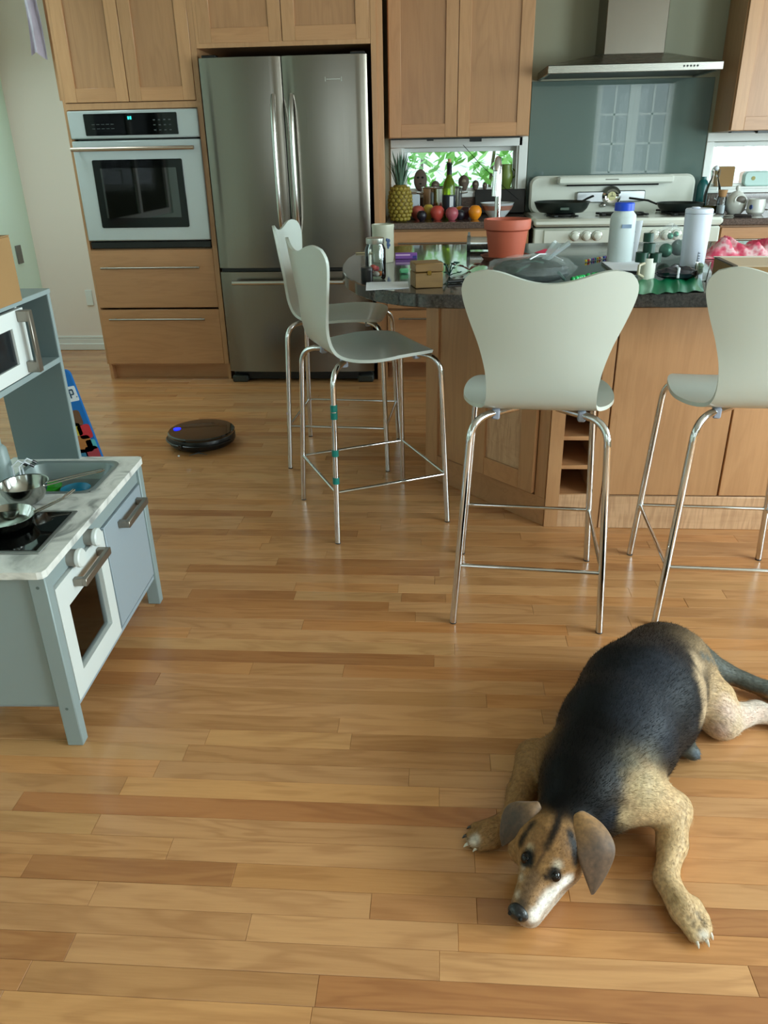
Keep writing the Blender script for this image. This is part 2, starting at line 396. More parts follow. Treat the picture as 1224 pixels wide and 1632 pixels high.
def screen_area(a, b, ya):
    n = 0; pts = []
    for i in range(9):
        p = np.array([a+(b-a)*i/8, ya+PW/2, 0])-CAM; z = p @ _f
        if z > .2:
            u = CX+F_PX*(p @ _rt)/z; v = CY+F_PX*(p @ _dn)/z
            if -20 < u < 1244 and 560 < v < 1660: n += (b-a)/9*(F_PX/z)*(F_PX/z)*PW*(CAM[2]/np.linalg.norm(p))
    return n
planks.sort(key=lambda q: -screen_area(*q[:3]))
def plank_geo(mb, cols, a, b, ya, t, al):
    g, c = .00025, .0007; z1 = random.uniform(-.0003, .0002); x0, x1, y0, y1 = a+g, b-g, ya+g, ya+PW-g
    vs = [(x0, y0, -.016), (x1, y0, -.016), (x1, y1, -.016), (x0, y1, -.016), (x0, y0, z1-c), (x1, y0, z1-c), (x1, y1, z1-c), (x0, y1, z1-c),
          (x0+c, y0+c, z1), (x1-c, y0+c, z1), (x1-c, y1-c, z1), (x0+c, y1-c, z1)]
    fs = [(0, 1, 5, 4), (1, 2, 6, 5), (2, 3, 7, 6), (3, 0, 4, 7), (4, 5, 9, 8), (5, 6, 10, 9), (6, 7, 11, 10), (7, 4, 8, 11), (8, 9, 10, 11)]
    mb.add(vs, fs); cols += [(*t, al)]*12
def tone_attr(me, cols):
    a = me.color_attributes.new('tone', 'FLOAT_COLOR', 'POINT'); a.data.foreach_set('color', np.array(cols, dtype=np.float32).ravel())
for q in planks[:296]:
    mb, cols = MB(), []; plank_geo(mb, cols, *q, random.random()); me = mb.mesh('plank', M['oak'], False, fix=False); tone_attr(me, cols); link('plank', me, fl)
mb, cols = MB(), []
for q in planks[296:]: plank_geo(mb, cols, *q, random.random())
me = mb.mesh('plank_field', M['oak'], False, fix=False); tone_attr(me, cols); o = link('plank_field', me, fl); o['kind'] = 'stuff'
# ---- walls
def wall_y(name, y0, y1, x0, x1, z1, holes, mat, label):
    """wall slab standing across Y with rectangular holes (x0,x1,z0,z1)"""
    mb = MB(); xs = sorted({x0, x1, *[h[0] for h in holes], *[h[1] for h in holes]}); zs = sorted({-.02, z1, *[h[2] for h in holes], *[h[3] for h in holes]})
    for i in range(len(xs)-1):
        for j in range(len(zs)-1):
            cx, cz = (xs[i]+xs[i+1])/2, (zs[j]+zs[j+1])/2
            if any(h[0] < cx < h[1] and h[2] < cz < h[3] for h in holes): continue
            mb.box(xs[i], xs[i+1], y0, y1, zs[j], zs[j+1])
    return struct(name, mb, mat, label=label)
W1 = (-.235, .500, 1.070, 1.340); W2 = (1.690, 2.480, 1.070, 1.340)
wall_y('wall_kitchen', YK, YK+.14, -2.10, XR, ZC, [W1, W2], M['wall_k'], 'sage painted wall behind the range')
wall_y('wall_back', YB, YB+.12, XL-.1, -1.9, ZC, [], M['wall_p'], 'off white wall beside the tall cabinet')
mb = MB()
for (ya, yb, za, zb) in ((YR, .7, -.02, ZC), (2.5, YB+.1, -.02, ZC), (.7, 2.5, -.02, .75), (.7, 2.5, 2.0, ZC)): mb.box(XL-.1, XL, ya, yb, za, zb)
struct('wall_left', mb, M['wall_m'], label='side wall with daylight painted in as pale mint')
mb = MB()
for (ya, yb, za, zb) in ((.7, .76, .75, 2.0), (2.44, 2.5, .75, 2.0), (.76, 2.44, .75, .81), (.76, 2.44, 1.94, 2.0), (1.57, 1.63, .81, 1.94)): mb.box(XL-.07, XL-.02, ya, yb, za, zb, .004)
o = struct('window_6', mb, M['white_trim'], True); link('pane', MB().box(XL-.048, XL-.044, .76, 2.44, .81, 1.94).mesh('pane', M['pane'], False), o)
D1 = (2.40, 3.55, .0, 2.25); W4 = (-1.66, -.14, .84, 2.16)
wall_y('wall_rear', YR-.12, YR, XL-.1, XR+.1, ZC, [D1, W4], M['wall_w'], 'white wall with glazed garden door')
mb = MB()
for (ya, yb, za, zb) in ((YR, -.72, -.02, ZC), (1.72, 2.78, -.02, ZC), (4.42, YK+.2, -.02, ZC), (-.72, 1.72, -.02, .73), (-.72, 1.72, 2.27, ZC), (2.78, 4.42, -.02, .83), (2.78, 4.42, 2.17, ZC)): mb.box(XR, XR+.12, ya, yb, za, zb)
struct('wall_right', mb, M['wall_w'], label='white wall with wide window')
struct('ceiling', MB().box(XL-.1, -2.8, YR-.1, YB+.1, ZC, ZC+.1).box(-2.2, XR+.1, YR-.1, YB+.1, ZC, ZC+.1).box(-2.8, -2.2, YR-.1, 4.0, ZC, ZC+.1).box(-2.8, -2.2, 5.1, YB+.1, ZC, ZC+.1), M['ceil'])
o = struct('added_skylight_7', MB().box(-2.8, -2.2, 4.0, 4.04, ZC+.02, ZC+.07).box(-2.8, -2.2, 5.06, 5.1, ZC+.02, ZC+.07).box(-2.8, -2.77, 4.04, 5.06, ZC+.02, ZC+.07).box(-2.23, -2.2, 4.04, 5.06, ZC+.02, ZC+.07), M['white_trim'], label='added skylight frame around the unseen fill light'); link('pane', MB().box(-2.77, -2.23, 4.04, 5.06, ZC+.028, ZC+.032).mesh('pane', M['pane'], False), o)  # unseen skylight added to house the corner fill light
mb = MB().box(XL, -2.0, YB-.014, YB, .0, .085, .003); mb.box(XL, -2.0, YB-.02, YB, 0, .05, .004); mb.box(XL, -2.0, YB-.012, YB, .085, .105, .004)
struct('baseboard_back', mb, M['white_trim'], True)
struct('baseboard_left', MB().box(XL, XL+.014, YR, YB-.02, 0, .1, .003), M['white_trim'], True)
def sash(name, x0, x1, z0, z1, y, casing, depth=.12, sill=False, casing_label=None):
    w = struct(name, MB().box(x0, x1, y+.05, y+.09, z0, z0+.028, .003).box(x0, x1, y+.05, y+.09, z1-.028, z1, .003).box(x0, x0+.028, y+.05, y+.09, z0+.028, z1-.028, .003).box(x1-.028, x1, y+.05, y+.09, z0+.028, z1-.028, .003), M['white_trim'], True)
    link('pane', MB().box(x0+.026, x1-.026, y+.068, y+.072, z0+.026, z1-.026).mesh('pane', M['pane'], False), w)
    for (a, b, c, d) in casing:
        link('casing', MB().box(a, b, y-.018, y, c, d, .003).mesh('casing', M['white_trim']), w)
    # reveal lining
    t = .012
    link('jamb', MB().box(x0-.001, x0+t, y-.005, y+.14, z0, z1).mesh('jamb', M['white_trim'], False), w); link('jamb', MB().box(x1-t, x1+.001, y-.005, y+.14, z0, z1).mesh('jamb', M['white_trim'], False), w)
    link('sill', MB().box(x0, x1, y-.02, y+.14, z0-.002, z0+t, .002).mesh('sill', M['white_trim'], False), w)
    return w
sash('window_1', *W1, YK, [(-.31, .522, 1.34, 1.392), (-.31, -.235, 1.07, 1.34), (.50, .555, 1.07, 1.392), (-.31, .555, 1.045, 1.07)])
sash('window_2', *W2, YK, [(1.652, 2.60, 1.34, 1.392), (1.652, 1.69, 1.07, 1.34), (2.48, 2.56, 1.07, 1.34), (1.652, 2.56, 1.045, 1.07)])
# glazed door and window behind the photographer
def muntins(name, x0, x1, z0, z1, y, nx, nz, fw):
    mb = MB(); mb.box(x0, x0+fw, y-.05, y, z0, z1, .004).box(x1-fw, x1, y-.05, y, z0, z1, .004).box(x0+fw, x1-fw, y-.05, y, z0, z0+fw*1.6, .004).box(x0+fw, x1-fw, y-.05, y, z1-fw, z1, .004)
    for i in range(1, nx): x = x0+fw+(x1-x0-2*fw)*i/nx; mb.box(x-.014, x+.014, y-.04, y-.008, z0+fw, z1-fw)
    for j in range(1, nz): z = z0+fw*1.6+(z1-z0-2.6*fw)*j/nz; mb.box(x0+fw, x1-fw, y-.04, y-.008, z-.014, z+.014)
    o = struct(name, mb, M['white_trim']); link('pane', MB().box(x0+fw, x1-fw, y-.027, y-.023, z0+fw, z1-fw).mesh('pane', M['pane'], False), o); return o
muntins('door_1', D1[0], 2.975, .005, D1[3], YR-.02, 2, 5, .08); muntins('door_2', 2.975, D1[1], .005, D1[3], YR-.02, 2, 5, .08)
muntins('window_3', *W4, YR-.02, 3, 2, .06)
mb = MB()
for (ya, yb, za, zb) in ((-.72, -.66, .73, 2.27), (1.66, 1.72, .73, 2.27), (-.66, 1.66, .73, .80), (-.66, 1.66, 2.21, 2.27), (.47, .53, .80, 2.21)): mb.box(XR+.02, XR+.07, ya, yb, za, zb, .004)
o = struct('window_4', mb, M['white_trim'], True); link('pane', MB().box(XR+.044, XR+.048, -.66, 1.66, .8, 2.21).mesh('pane', M['pane'], False), o)
mb = MB()
for (ya, yb, za, zb) in ((2.78, 2.83, .83, 2.17), (4.37, 4.42, .83, 2.17), (2.83, 4.37, .83, .89), (2.83, 4.37, 2.11, 2.17), (3.57, 3.63, .89, 2.11)): mb.box(XR+.02, XR+.07, ya, yb, za, zb, .004)
o = struct('added_window_5', mb, M['white_trim'], True); link('pane', MB().box(XR+.044, XR+.048, 2.83, 4.37, .89, 2.11).mesh('pane', M['pane'], False), o)  # unseen window added to go with the extra light from the right
for n, (x0, x1, z0, z1), lb in (('wall_plate', (-2.585, -2.535, .33, .44), 'small white outlet plate on the wall by the tall cabinet'),):
    single(n, MB().box(x0, x1, YB-.008, YB-.0005, z0, z1, .002), M['white_trim'], lb, 'outlet')
single('light_switch', MB().box(XL+.0005, XL+.009, 5.40, 5.47, .66, .78, .002), pm('switch_dark', '#6f6f6a', .5), 'small grey switch plate on the side wall near the corner', 'switch')
# ---- outdoors seen through the small windows
struct('ground_outside', MB().box(-14, 14, -12, 18, -.5, -.4), pm('lawn', '#5f7f3c', .9, var=.3), label='lawn outside')
def leaf_mesh(mb, c, s, a, t):
    x, y, z = c; d = Vector((math.cos(a)*math.cos(t), math.sin(a)*math.cos(t), math.sin(t))); w = d.cross(Vector((0, 0, 1))).normalized(); P = Vector(c)
    mb.add([P-d*s, P+w*s*.5, P+d*s, P-w*s*.5], [(0, 1, 2, 3)])
def bush(name, label, x0, x1, y0, y1, z0, z1, n, s, mat, stem=True):
    t = Thing(name, label, 'shrub', ((x0+x1)/2, (y0+y1)/2, -.4)); mb = MB()
    for i in range(n): leaf_mesh(mb, (random.uniform(x0, x1), random.uniform(y0, y1), random.uniform(z0, z1)), random.uniform(.5, 1)*s, random.uniform(0, 6.28), random.uniform(-.9, .9))
    t.part('foliage', mb, mat, world=True, smooth=False, fix=False, kind='stuff')
    tr = MB()
    for i in range(4): tr.tube([((x0+x1)/2+random.uniform(-.1, .1), (y0+y1)/2, -.4), (x0+(x1-x0)*(i+.5)/4, (y0+y1)/2, .6), (x0+(x1-x0)*(i+.5)/4+random.uniform(-.2, .2), (y0+y1)/2, z1-.1)], [.03, .02, .008], 6)
    t.part('stem', tr, pm('bark', '#6b5a48', .9), world=True)
bush('garden_shrub', 'bright leafy shrub outside the window over the counter', -1.0, 1.2, 6.5, 7.6, .4, 2.0, 2600, .085, M['leaf'])
bush('side_shrub', 'green shrub outside the side window', -4.6, -3.6, -.4, 3.6, .2, 2.2, 1500, .10, pm('side_leaf', '#86cc55', .6, var=.3, vscale=2.0))
M['pale_out'] = pm('pale_siding', '#eef2f6', .7)
hs = Thing('neighbour_house', 'pale sided house far behind the garden shrub', 'house', (0, 11, -.4))
for i in range(14): hs.part('siding_board', MB().box(-7, 1.9, 10.9-.0, 11, -.4+i*.25, -.4+i*.25+.235), M['pale_out'], world=True, smooth=False)
rl = Thing('porch_railing', 'white porch railing outside the window beside the range', 'railing', (3.0, 7.2, -.4))
for i in range(22): rl.part('baluster', MB().box(1.9+i*.11, 1.945+i*.11, 7.18, 7.22, -.4, 1.45), M['pale_out'], world=True, smooth=False)
rl.part('rail', MB().box(1.8, 4.5, 7.16, 7.24, 1.45, 1.53), M['pale_out'], world=True); rl.part('rail', MB().box(1.8, 4.5, 7.17, 7.23, .95, 1.0), pm('rail_pinkish', '#c9a79d', .7), world=True)
bw = Thing('garden_wall', 'weathered pink wall behind the porch railing', 'wall', (4, 9.5, -.4))
bw.part('face', MB().box(2.0, 6.5, 9.4, 9.6, -.4, 1.2), pm('pink_wall', '#c8a9a0', .9, var=.3), world=True)
# ================================================================== KITCHEN CABINETRY
YF = 4.82
def door(t, x0, x1, z0, z1, yf=YF, st=.07, th=.02, hinge=None):
    st2 = min(st, (z1-z0)*.3)
    d = t.part('door', MB().box(x0+st-.004, x1-st+.004, yf+.009, yf+th-.002, z0+st2-.004, z1-st2+.004), M['maple_p'], world=True, smooth=False)
    for (a, b) in ((x0, x0+st), (x1-st, x1)): t.part('stile', MB().box(a, b, yf, yf+th, z0, z1, .0015), M['maple'], d, world=True)
    for (a, b) in ((z0, z0+st2), (z1-st2, z1)): t.part('rail', MB().box(x0+st, x1-st, yf+.0004, yf+th, a, b, .0012), M['maple_h'], d, world=True)
    return d
def bar_handle(t, parent, x0, x1, z, yf, r=.006, off=.032, mat=None):
    mb = MB().cyl((x0, yf-off, z), (x1, yf-off, z), r, n=10)
    for x in (x0+.03, x1-.03): mb.cyl((x, yf-off, z), (x, yf+.001, z), r*.8, n=8)
    return t.part('handle', mb, mat or pm_pull, parent, world=True)
pm_pull = pm('satin_pull', '#8f887e', .3, 1)
def drawer(t, x0, x1, z0, z1, yf=YF, hz=None, hx=None, th=.02):
    d = t.part('drawer', MB().box(x0, x1, yf, yf+th, z0, z1, .002), M['maple_h'], world=True)
    if hz: bar_handle(t, d, hx[0], hx[1], hz, yf)
    return d
# tall oven cabinet
t = Thing('oven_cabinet', 'tall maple cabinet housing the wall oven with two drawers below', 'cabinet', (-1.735, 5.1, 0))
mb = MB().box(-2.135, -2.115, YF+.022, YK, .0, 2.48).box(-1.352, -1.332, YF+.022, YK, 0, 2.48).box(-2.115, -1.352, YK-.02, YK, 0, 2.48)
mb.box(-2.115, -1.352, YF+.03, YK-.02, 1.565, 1.60).box(-2.115, -1.352, YF+.03, YK-.02, .79, .812).box(-2.115, -1.352, YF+.03, YK-.02, .09, .11)
t.part('body', mb, M['maple'], world=True)
t.part('face_frame', MB().box(-2.135, -2.118, YF+.002, YF+.022, .105, 2.48).box(-1.362, -1.332, YF+.002, YF+.022, .105, 2.48).box(-2.118, -1.362, YF+.002, YF+.022, 1.568, 1.60), M['maple'], world=True)
t.part('toe_kick', MB().box(-2.115, -1.34, YF+.075, YF+.09, 0, .105), M['maple_h'], world=True)
t.part('crown', MB().box(-2.175, -2.135, YF+.06, YK, 1.62, 2.48), M['maple'], world=True, label='maple side filler')
door(t, -2.118, -1.748, 1.604, 2.44); door(t, -1.744, -1.364, 1.604, 2.44)
drawer(t, -2.122, -1.362, .462, .808, hz=.705, hx=(-2.06, -1.445)); drawer(t, -2.122, -1.362, .105, .450, hz=.394, hx=(-2.06, -1.45))
# wall oven
t = Thing('wall_oven', 'white built-in wall oven with black glass window', 'oven', (-1.74, 5.0, .815))
X0, X1 = -2.117, -1.361; yo = YF-.012
t.part('body', MB().box(X0+.03, X1-.03, YF+.02, YK-.06, .83, 1.545), M['black_pl'], world=True)
pn = t.part('control_panel', MB().box(X0, X1, yo, YF+.03, 1.418, 1.562, .006), M['appl_w'], world=True)
t.part('display', MB().xf(Matrix()).add([], []).prism(rrect(-2.022, -1.480, 1.434, 1.546, .006), 0, .004, .001).xf(swap_yz(yo)), M['black_gl'], pn, world=True)
mb = MB()
for dx in (0, .013): mb.box(-1.765+dx, -1.756+dx, yo-.0050, yo-.0040, 1.514, 1.530)
t.part('clock_digits', mb, pm('cyan_led', '#30d8d0', .5, emit='#40e8e0', es=1.2), pn, world=True)
mb = MB()
for i in range(4):
    for j in range(3): mb.box(-1.62+i*.03, -1.608+i*.03, yo-.0046, yo-.0040, 1.455+j*.026, 1.460+j*.026)
for i in range(5): mb.box(-1.98+i*.028, -1.962+i*.028, yo-.0046, yo-.0040, 1.468, 1.471).box(-1.98+i*.028, -1.962+i*.028, yo-.0046, yo-.0040, 1.490, 1.493)
t.part('key_print', mb, pm('key_print', '#4b5254', .5), pn, world=True)
dr = t.part('door', MB().box(X0, X1, yo, YF+.028, .862, 1.408, .006), M['appl_w'], world=True)
t.part('window_surround', MB().prism(rrect(-2.014, -1.480, .936, 1.308, .01), 0, .004, .001).xf(swap_yz(yo)), M['black_gl'], dr, world=True)
t.part('window_glass', MB().box(-1.972, -1.520, yo-.0052, yo-.0040, .992, 1.262), pm('oven_window', '#040603', .02, spec=1.0), dr, world=True)
mb = MB().cyl((X0+.01, yo-.045, 1.364), (X1-.03, yo-.045, 1.364), .011, n=14)
for x in (X0+.04, X1-.06): mb.box(x-.01, x+.01, yo-.045, yo+.002, 1.356, 1.372, .003)
t.part('handle', mb, pm('oven_handle_steel', '#b9a596', .28, 1), dr, world=True)
t.part('vent', MB().box(X0+.01, X1-.004, yo+.008, YF+.03, .818, .856, .003), M['black_pl'], world=True)
# refrigerator surround
t = Thing('fridge_surround', 'maple cabinet above the refrigerator with tall end panel', 'cabinet', (-.85, 5.1, 0))
t.part('body', MB().box(-1.330, -.376, YF+.024, YK, 1.852, 2.48), M['maple'], world=True)
t.part('face_frame', MB().box(-1.331, -1.312, YF+.002, YF+.022, 1.852, 2.48).box(-.383, -.376, YF+.002, YF+.022, 1.852, 2.48).box(-1.312, -.383, YF+.002, YF+.022, 1.852, 1.876), M['maple'], world=True)
t.part('end_panel', MB().box(-.375, -.345, YF, YK, 0, 2.48, .001).box(-.345, -.312, YF+.012, YF+.03, 0, 2.48, .001), M['maple'], world=True)
door(t, -1.314, -.857, 1.874, 2.44); door(t, -.853, -.384, 1.874, 2.44)
t.part('niche_back', MB().box(-1.33, -.376, YK-.012, YK-.002, 0, 1.85), M['dark'], world=True, smooth=False)
# refrigerator
t = Thing('refrigerator', 'stainless steel french door refrigerator with bottom freezer', 'refrigerator', (-.85, 5.05, 0))
fx0, fx1, fy = -1.308, -.394, 4.745
t.part('cabinet_body', MB().box(fx0+.008, fx1-.008, fy+.075, YK-.03, .03, 1.785), pm('fridge_side', '#3a3a38', .5), world=True)
def bowed(x0, x1, z0, z1, y, th, bow, r=.012, n=14):
    mb = MB(); xs = [x0+(x1-x0)*i/n for i in range(n+1)]; xc, hw = (x0+x1)/2, (x1-x0)/2
    vs = []
    for x in xs:
        q = (x-xc)/hw; yy = y-bow*(1-q*q)+ (r if abs(q) > .999 else 0)
        vs += [(x, yy, z0), (x, yy, z1), (x, y+th, z1), (x, y+th, z0)]
    fs = []
    for i in range(n):
        for k in range(4): fs.append((i*4+k, i*4+(k+1) % 4, i*4+4+(k+1) % 4, i*4+4+k))
    fs += [(0, 3, 2, 1), (n*4, n*4+1, n*4+2, n*4+3)]
    return mb.add(vs, fs)
fmid = -.858
for (a, b, hx, lg) in ((fx0, fmid-.003, fmid-.052, False), (fmid+.003, fx1, fmid+.048, True)):
    d = t.part('door', bowed(a, b, .706, 1.798, fy, .07, .008), M['steel_v'], world=True)
    pts = []
    for i in range(17):
        q = i/16; z = .90+(1.615-.90)*q; pts.append((hx, fy-.008-.052*(1-(2*q-1)**4)-.002, z))
    hd = MB().tube(pts, [.0115]+[.014]*15+[.0115], 12); t.part('handle', hd, M['steel_lt'], d, world=True)
    if lg:
        mb = MB().box(-.62, -.617, fy-.0105, fy-.004, 1.672, 1.694).box(-.532, -.529, fy-.0098, fy-.003, 1.672, 1.694).box(-.612, -.537, fy-.010, fy-.003, 1.681, 1.684)
        t.part('badge', mb, M['chrome'], d, world=True)
d = t.part('freezer_drawer', bowed(fx0, fx1, .075, .682, fy, .07, .01), M['steel_v'], world=True)
mb = MB().cyl((-1.225, fy-.06, .628), (-.475, fy-.06, .628), .0135, n=12)
for x in (-1.2, -.50): mb.cyl((x, fy-.06, .628), (x, fy, .628), .01, n=8)
t.part('handle', mb, M['steel_lt'], d, world=True)
t.part('divider', MB().box(fx0+.01, fx1-.01, fy+.012, fy+.08, .684, .704), M['black_pl'], world=True)
t.part('kick_grille', MB().box(fx0+.02, fx1-.02, fy+.06, fy+.10, .012, .072), M['black_pl'], world=True)
for x in (fx0+.055, fx1-.055): t.part('foot', MB().box(x-.05, x+.05, fy+.015, fy+.09, 0, .045, .008), pm('fridge_foot', '#2c302c', .5), world=True)
for x in (fx0+.01, fx1-.09): t.part('hinge_cover', MB().box(x, x+.08, fy+.03, fy+.09, 1.80, 1.815, .004), M['black_pl'], world=True)
# upper cabinets
def upper(name, label, x0, x1, gap, z0, side_mat):
    t = Thing(name, label, 'cabinet', ((x0+x1)/2, 5.3, z0)); yf = 5.10
    t.part('body', MB().box(x0, x1, yf+.021, YK-.001, z0, 2.48, .001), M['maple'], world=True)
    xs = [x0+.004]+gap+[x1-.004]
    for i in range(len(xs)-1): door(t, xs[i]+.002, xs[i+1]-.002, z0+.003, 2.44, yf)
    return t
t = upper('upper_cabinet', 'maple wall cabinet between refrigerator and range hood', -.302, .526, [.103], 1.392, None)
mb = MB().box(-.29, .48, 5.14, 5.19, 1.383, 1.391).box(-.075, -.035, 5.11, 5.15, 1.375, 1.391).box(.18, .25, 5.11, 5.16, 1.366, 1.391)
t.part('under_light', mb, M['black_pl'], world=True)
t = upper('upper_cabinet', 'maple wall cabinet over the counter beyond the range hood', 1.676, 2.55, [2.113], 1.394, None)
t.part('under_light', MB().box(1.70, 2.5, 5.14, 5.19, 1.385, 1.393).box(1.84, 1.90, 5.11, 5.15, 1.38, 1.393), M['black_pl'], world=True)
# base cabinets
def base_cab(label, x0, x1, cols):
    t = Thing('base_cabinet', label, 'cabinet', ((x0+x1)/2, 5.1, 0))
    t.part('body', MB().box(x0, x1, YF+.022, YK-.001, .105, .905, .001), M['maple'], world=True); t.part('toe_kick', MB().box(x0, x1, YF+.08, YF+.095, 0, .105), M['maple_h'], world=True)
    for i in range(len(cols)-1):
        a, b = cols[i]+.004, cols[i+1]-.004
        for (z0, z1) in ((.112, .435), (.447, .752), (.764, .893)): drawer(t, a, b, z0, z1, hz=(z0+z1)/2 if z1 > .85 else z1-.045, hx=(a+.07, b-.07))
    return t
base_cab('maple drawer base under the fruit counter next to the refrigerator', -.311, .53, [-.311, .53])
base_cab('maple drawer base beyond the range under the salt pig', 1.62, 2.6, [1.62, 2.11, 2.6])
ZK = .944
for (nm, x0, x1, lb) in (('countertop', -.312, .545, 'brown granite countertop carrying the fruit and pineapple'), ('countertop', 1.612, 2.65, 'brown granite countertop beyond the range')):
    single(nm, MB().box(x0, x1, YF-.03, YK-.001, .907, ZK, .004), M['granite_r'], lb, 'countertop')
for (x0, x1, lb) in ((-.31, .557, 'granite upstand under the window over the fruit'), (1.655, 2.65, 'granite upstand under the window beyond the range')):
    single('backsplash_upstand', MB().box(x0, x1, YK-.022, YK-.001, ZK+.0005, 1.044, .003), M['granite_r'], lb, 'backsplash')
single('glass_backsplash', MB().box(.560, 1.650, YK-.010, YK-.001, .95, 1.692, .002), M['glass_bs'], 'sage green glass panel behind the range', 'backsplash')
# range hood
t = Thing('range_hood', 'stainless steel chimney range hood above the white range', 'hood', (1.06, 5.2, 1.69))
hx0, hx1, hy = .592, 1.535, 4.93
vs = [(hx0, hy, 1.735), (hx1, hy, 1.735), (hx1, YK-.001, 1.735), (hx0, YK-.001, 1.735), (.90, 5.13, 1.80), (1.27, 5.13, 1.80), (1.27, YK-.001, 1.80), (.90, YK-.001, 1.80)]
t.part('canopy', MB().add(vs, [(0, 1, 5, 4), (1, 2, 6, 5), (2, 3, 7, 6), (3, 0, 4, 7), (4, 5, 6, 7), (3, 2, 1, 0)]), M['steel'], world=True, smooth=False)
rim = t.part('rim', MB().box(hx0, hx1, hy, hy+.02, 1.694, 1.7345, .003).box(hx0, hx0+.02, hy+.02, YK-.001, 1.694, 1.7345, .003).box(hx1-.02, hx1, hy+.02, YK-.001, 1.694, 1.7345, .003), M['steel'], world=True)
t.part('filter', MB().box(hx0+.02, hx1-.02, hy+.02, YK-.012, 1.702, 1.712), pm('hood_filter', '#55554f', .4, .8), world=True)
mb = MB()
for i in range(5): mb.cyl((1.325+i*.018, hy-.003, 1.716), (1.325+i*.018, hy+.002, 1.716), .0052, n=10)
t.part('button', mb, M['black_pl'], rim, world=True, kind='stuff')
t.part('chimney', MB().box(.925, 1.262, 5.14, YK-.001, 1.795, 2.55, .003), M['steel_v'], world=True)
# range
t = Thing('range_cooker', 'vintage cream enamel gas range with high backguard', 'stove', (1.07, 5.08, 0))
sx0, sx1, sy = .553, 1.604, 4.775
t.part('body', MB().box(sx0, sx1, sy+.012, 5.36, .06, .905, .008), M['enamel'], world=True)
t.part('plinth', MB().box(sx0+.03, sx1-.03, sy+.06, 5.34, 0, .06), M['black_pl'], world=True)
t.part('cooktop', MB().box(sx0-.006, sx1+.006, sy-.012, 5.30, .912, .955, .014), M['enamel'], world=True)
cp = t.part('control_panel', MB().box(sx0+.055, sx1-.055, sy+.002, sy+.02, .775, .896, .006), M['enamel'], world=True)
for x in (.787, .852, .912, 1.235, 1.30, 1.36):
    k = t.part('knob', MB().lathe([(.026, 0), (.026, .006), (.021, .008), (.020, .026), (.016, .029), (0.0001, .029)], 20, axis='y').xf(Matrix.Translation((x, sy+.002, .862)) @ Matrix.Scale(-1, 4, (0, 1, 0))), M['enamel'], world=True)
    t.part('knob_ring', MB().tube([(x+.027*math.cos(a), sy+.000, .862+.027*math.sin(a)) for a in np.linspace(0, 6.283, 24, endpoint=False)], .0022, 6, closed=True), M['chrome'], k, world=True)
for (a, b, c, d) in ((.60, 1.06, .44, .765), (1.075, 1.56, .44, .765), (.60, 1.06, .09, .43), (1.075, 1.56, .09, .43)):
    q = t.part('door', MB().box(a, b, sy-.004, sy+.016, c, d, .01), M['enamel'], world=True)
    t.part('handle', MB().cyl((a+.06, sy-.045, d-.045), (b-.06, sy-.045, d-.045), .011, n=10).cyl((a+.08, sy-.045, d-.045), (a+.08, sy, d-.045), .008, n=8).cyl((b-.08, sy-.045, d-.045), (b-.08, sy, d-.045), .008, n=8), M['chrome'], q, world=True)
# backguard: rounded top panel
out = rrect(sx0+.02, sx1-.015, .94, 1.165, .055, 8)
bgd = t.part('backguard', MB().prism(out, 0, .07, .012).xf(swap_yz(5.385)), M['enamel'], world=True)
mb = MB().prism(rrect(.735, 1.435, 1.116, 1.162, .016, 5), 0, .10, .01).xf(swap_yz(5.33)); t.part('top_shelf', mb, M['enamel'], bgd, world=True)
t.part('shelf_shadow_strip', MB().box(.80, 1.36, 5.296, 5.32, 1.104, 1.113), M['dark'], bgd, world=True)  # dark strip stands in for the shade under the top shelf
mb = MB().box(1.02, 1.10, 5.228, 5.2297, 1.140, 1.146); t.part('nameplate', mb, pm('nameplate_grey', '#77776c', .4), bgd, world=True)
mb = MB().prism(rrect(.865, 1.05, 1.008, 1.072, .01, 3), 0, .026, .005).prism(rrect(1.105, 1.285, 1.012, 1.076, .01, 3), 0, .026, .005).xf(swap_yz(5.316)); ck = t.part('clock_plate', mb, pm('ribbed_chrome', '#c4c8cc', .3, 1), bgd, world=True)
mb = MB().lathe([(.058, 0), (.058, .03), (.042, .045), (.034, .040), (0.0001, .040)], 28, axis='y').xf(Matrix.Translation((1.078, 5.316, 1.045)) @ Matrix.Scale(-1, 4, (0, 1, 0))); t.part('clock_bezel', mb, M['chrome'], bgd, world=True)
mb = MB().cyl((1.078, 5.2755, 1.045), (1.078, 5.2745, 1.045), .026, n=24); t.part('clock_face', mb, pm('clock_face', '#c8c28f', .4), bgd, world=True)
t.part('clock_hands', MB().box(1.066, 1.092, 5.2728, 5.2738, 1.044, 1.047).box(1.077, 1.079, 5.2728, 5.2738, 1.045, 1.066), M['black_pl'], bgd, world=True)
mb = MB()
for x in (1.035, 1.12): mb.sphere((x, 5.30, .992), (.018, .02, .014), 12, 8)
t.part('timer_dial', mb, M['chrome'], bgd, world=True)
M['iron'] = pm('cast_iron', '#101110', .5)
for (x, y) in ((.735, 4.92), (.735, 5.16), (1.02, 4.98), (1.15, 4.98), (1.42, 4.93), (1.42, 5.16)):
    mb = MB()
    for k in range(4): a = R(45+90*k); mb.box(-.012, .012, .02, .10, 0, .012, .003).xf(Matrix.Rotation(a, 4, 'Z'), len(mb.v)-24)
    mb.tube([(.06*math.cos(a), .06*math.sin(a), .008) for a in np.linspace(0, 6.283, 20, endpoint=False)], .006, 6, closed=True).lathe([(.034, -.004), (.034, .010), (.02, .014), (0.0001, .014)], 16)
    t.part('burner_grate', mb.xf(Matrix.Translation((x, y, .9575))), M['iron'], world=True)
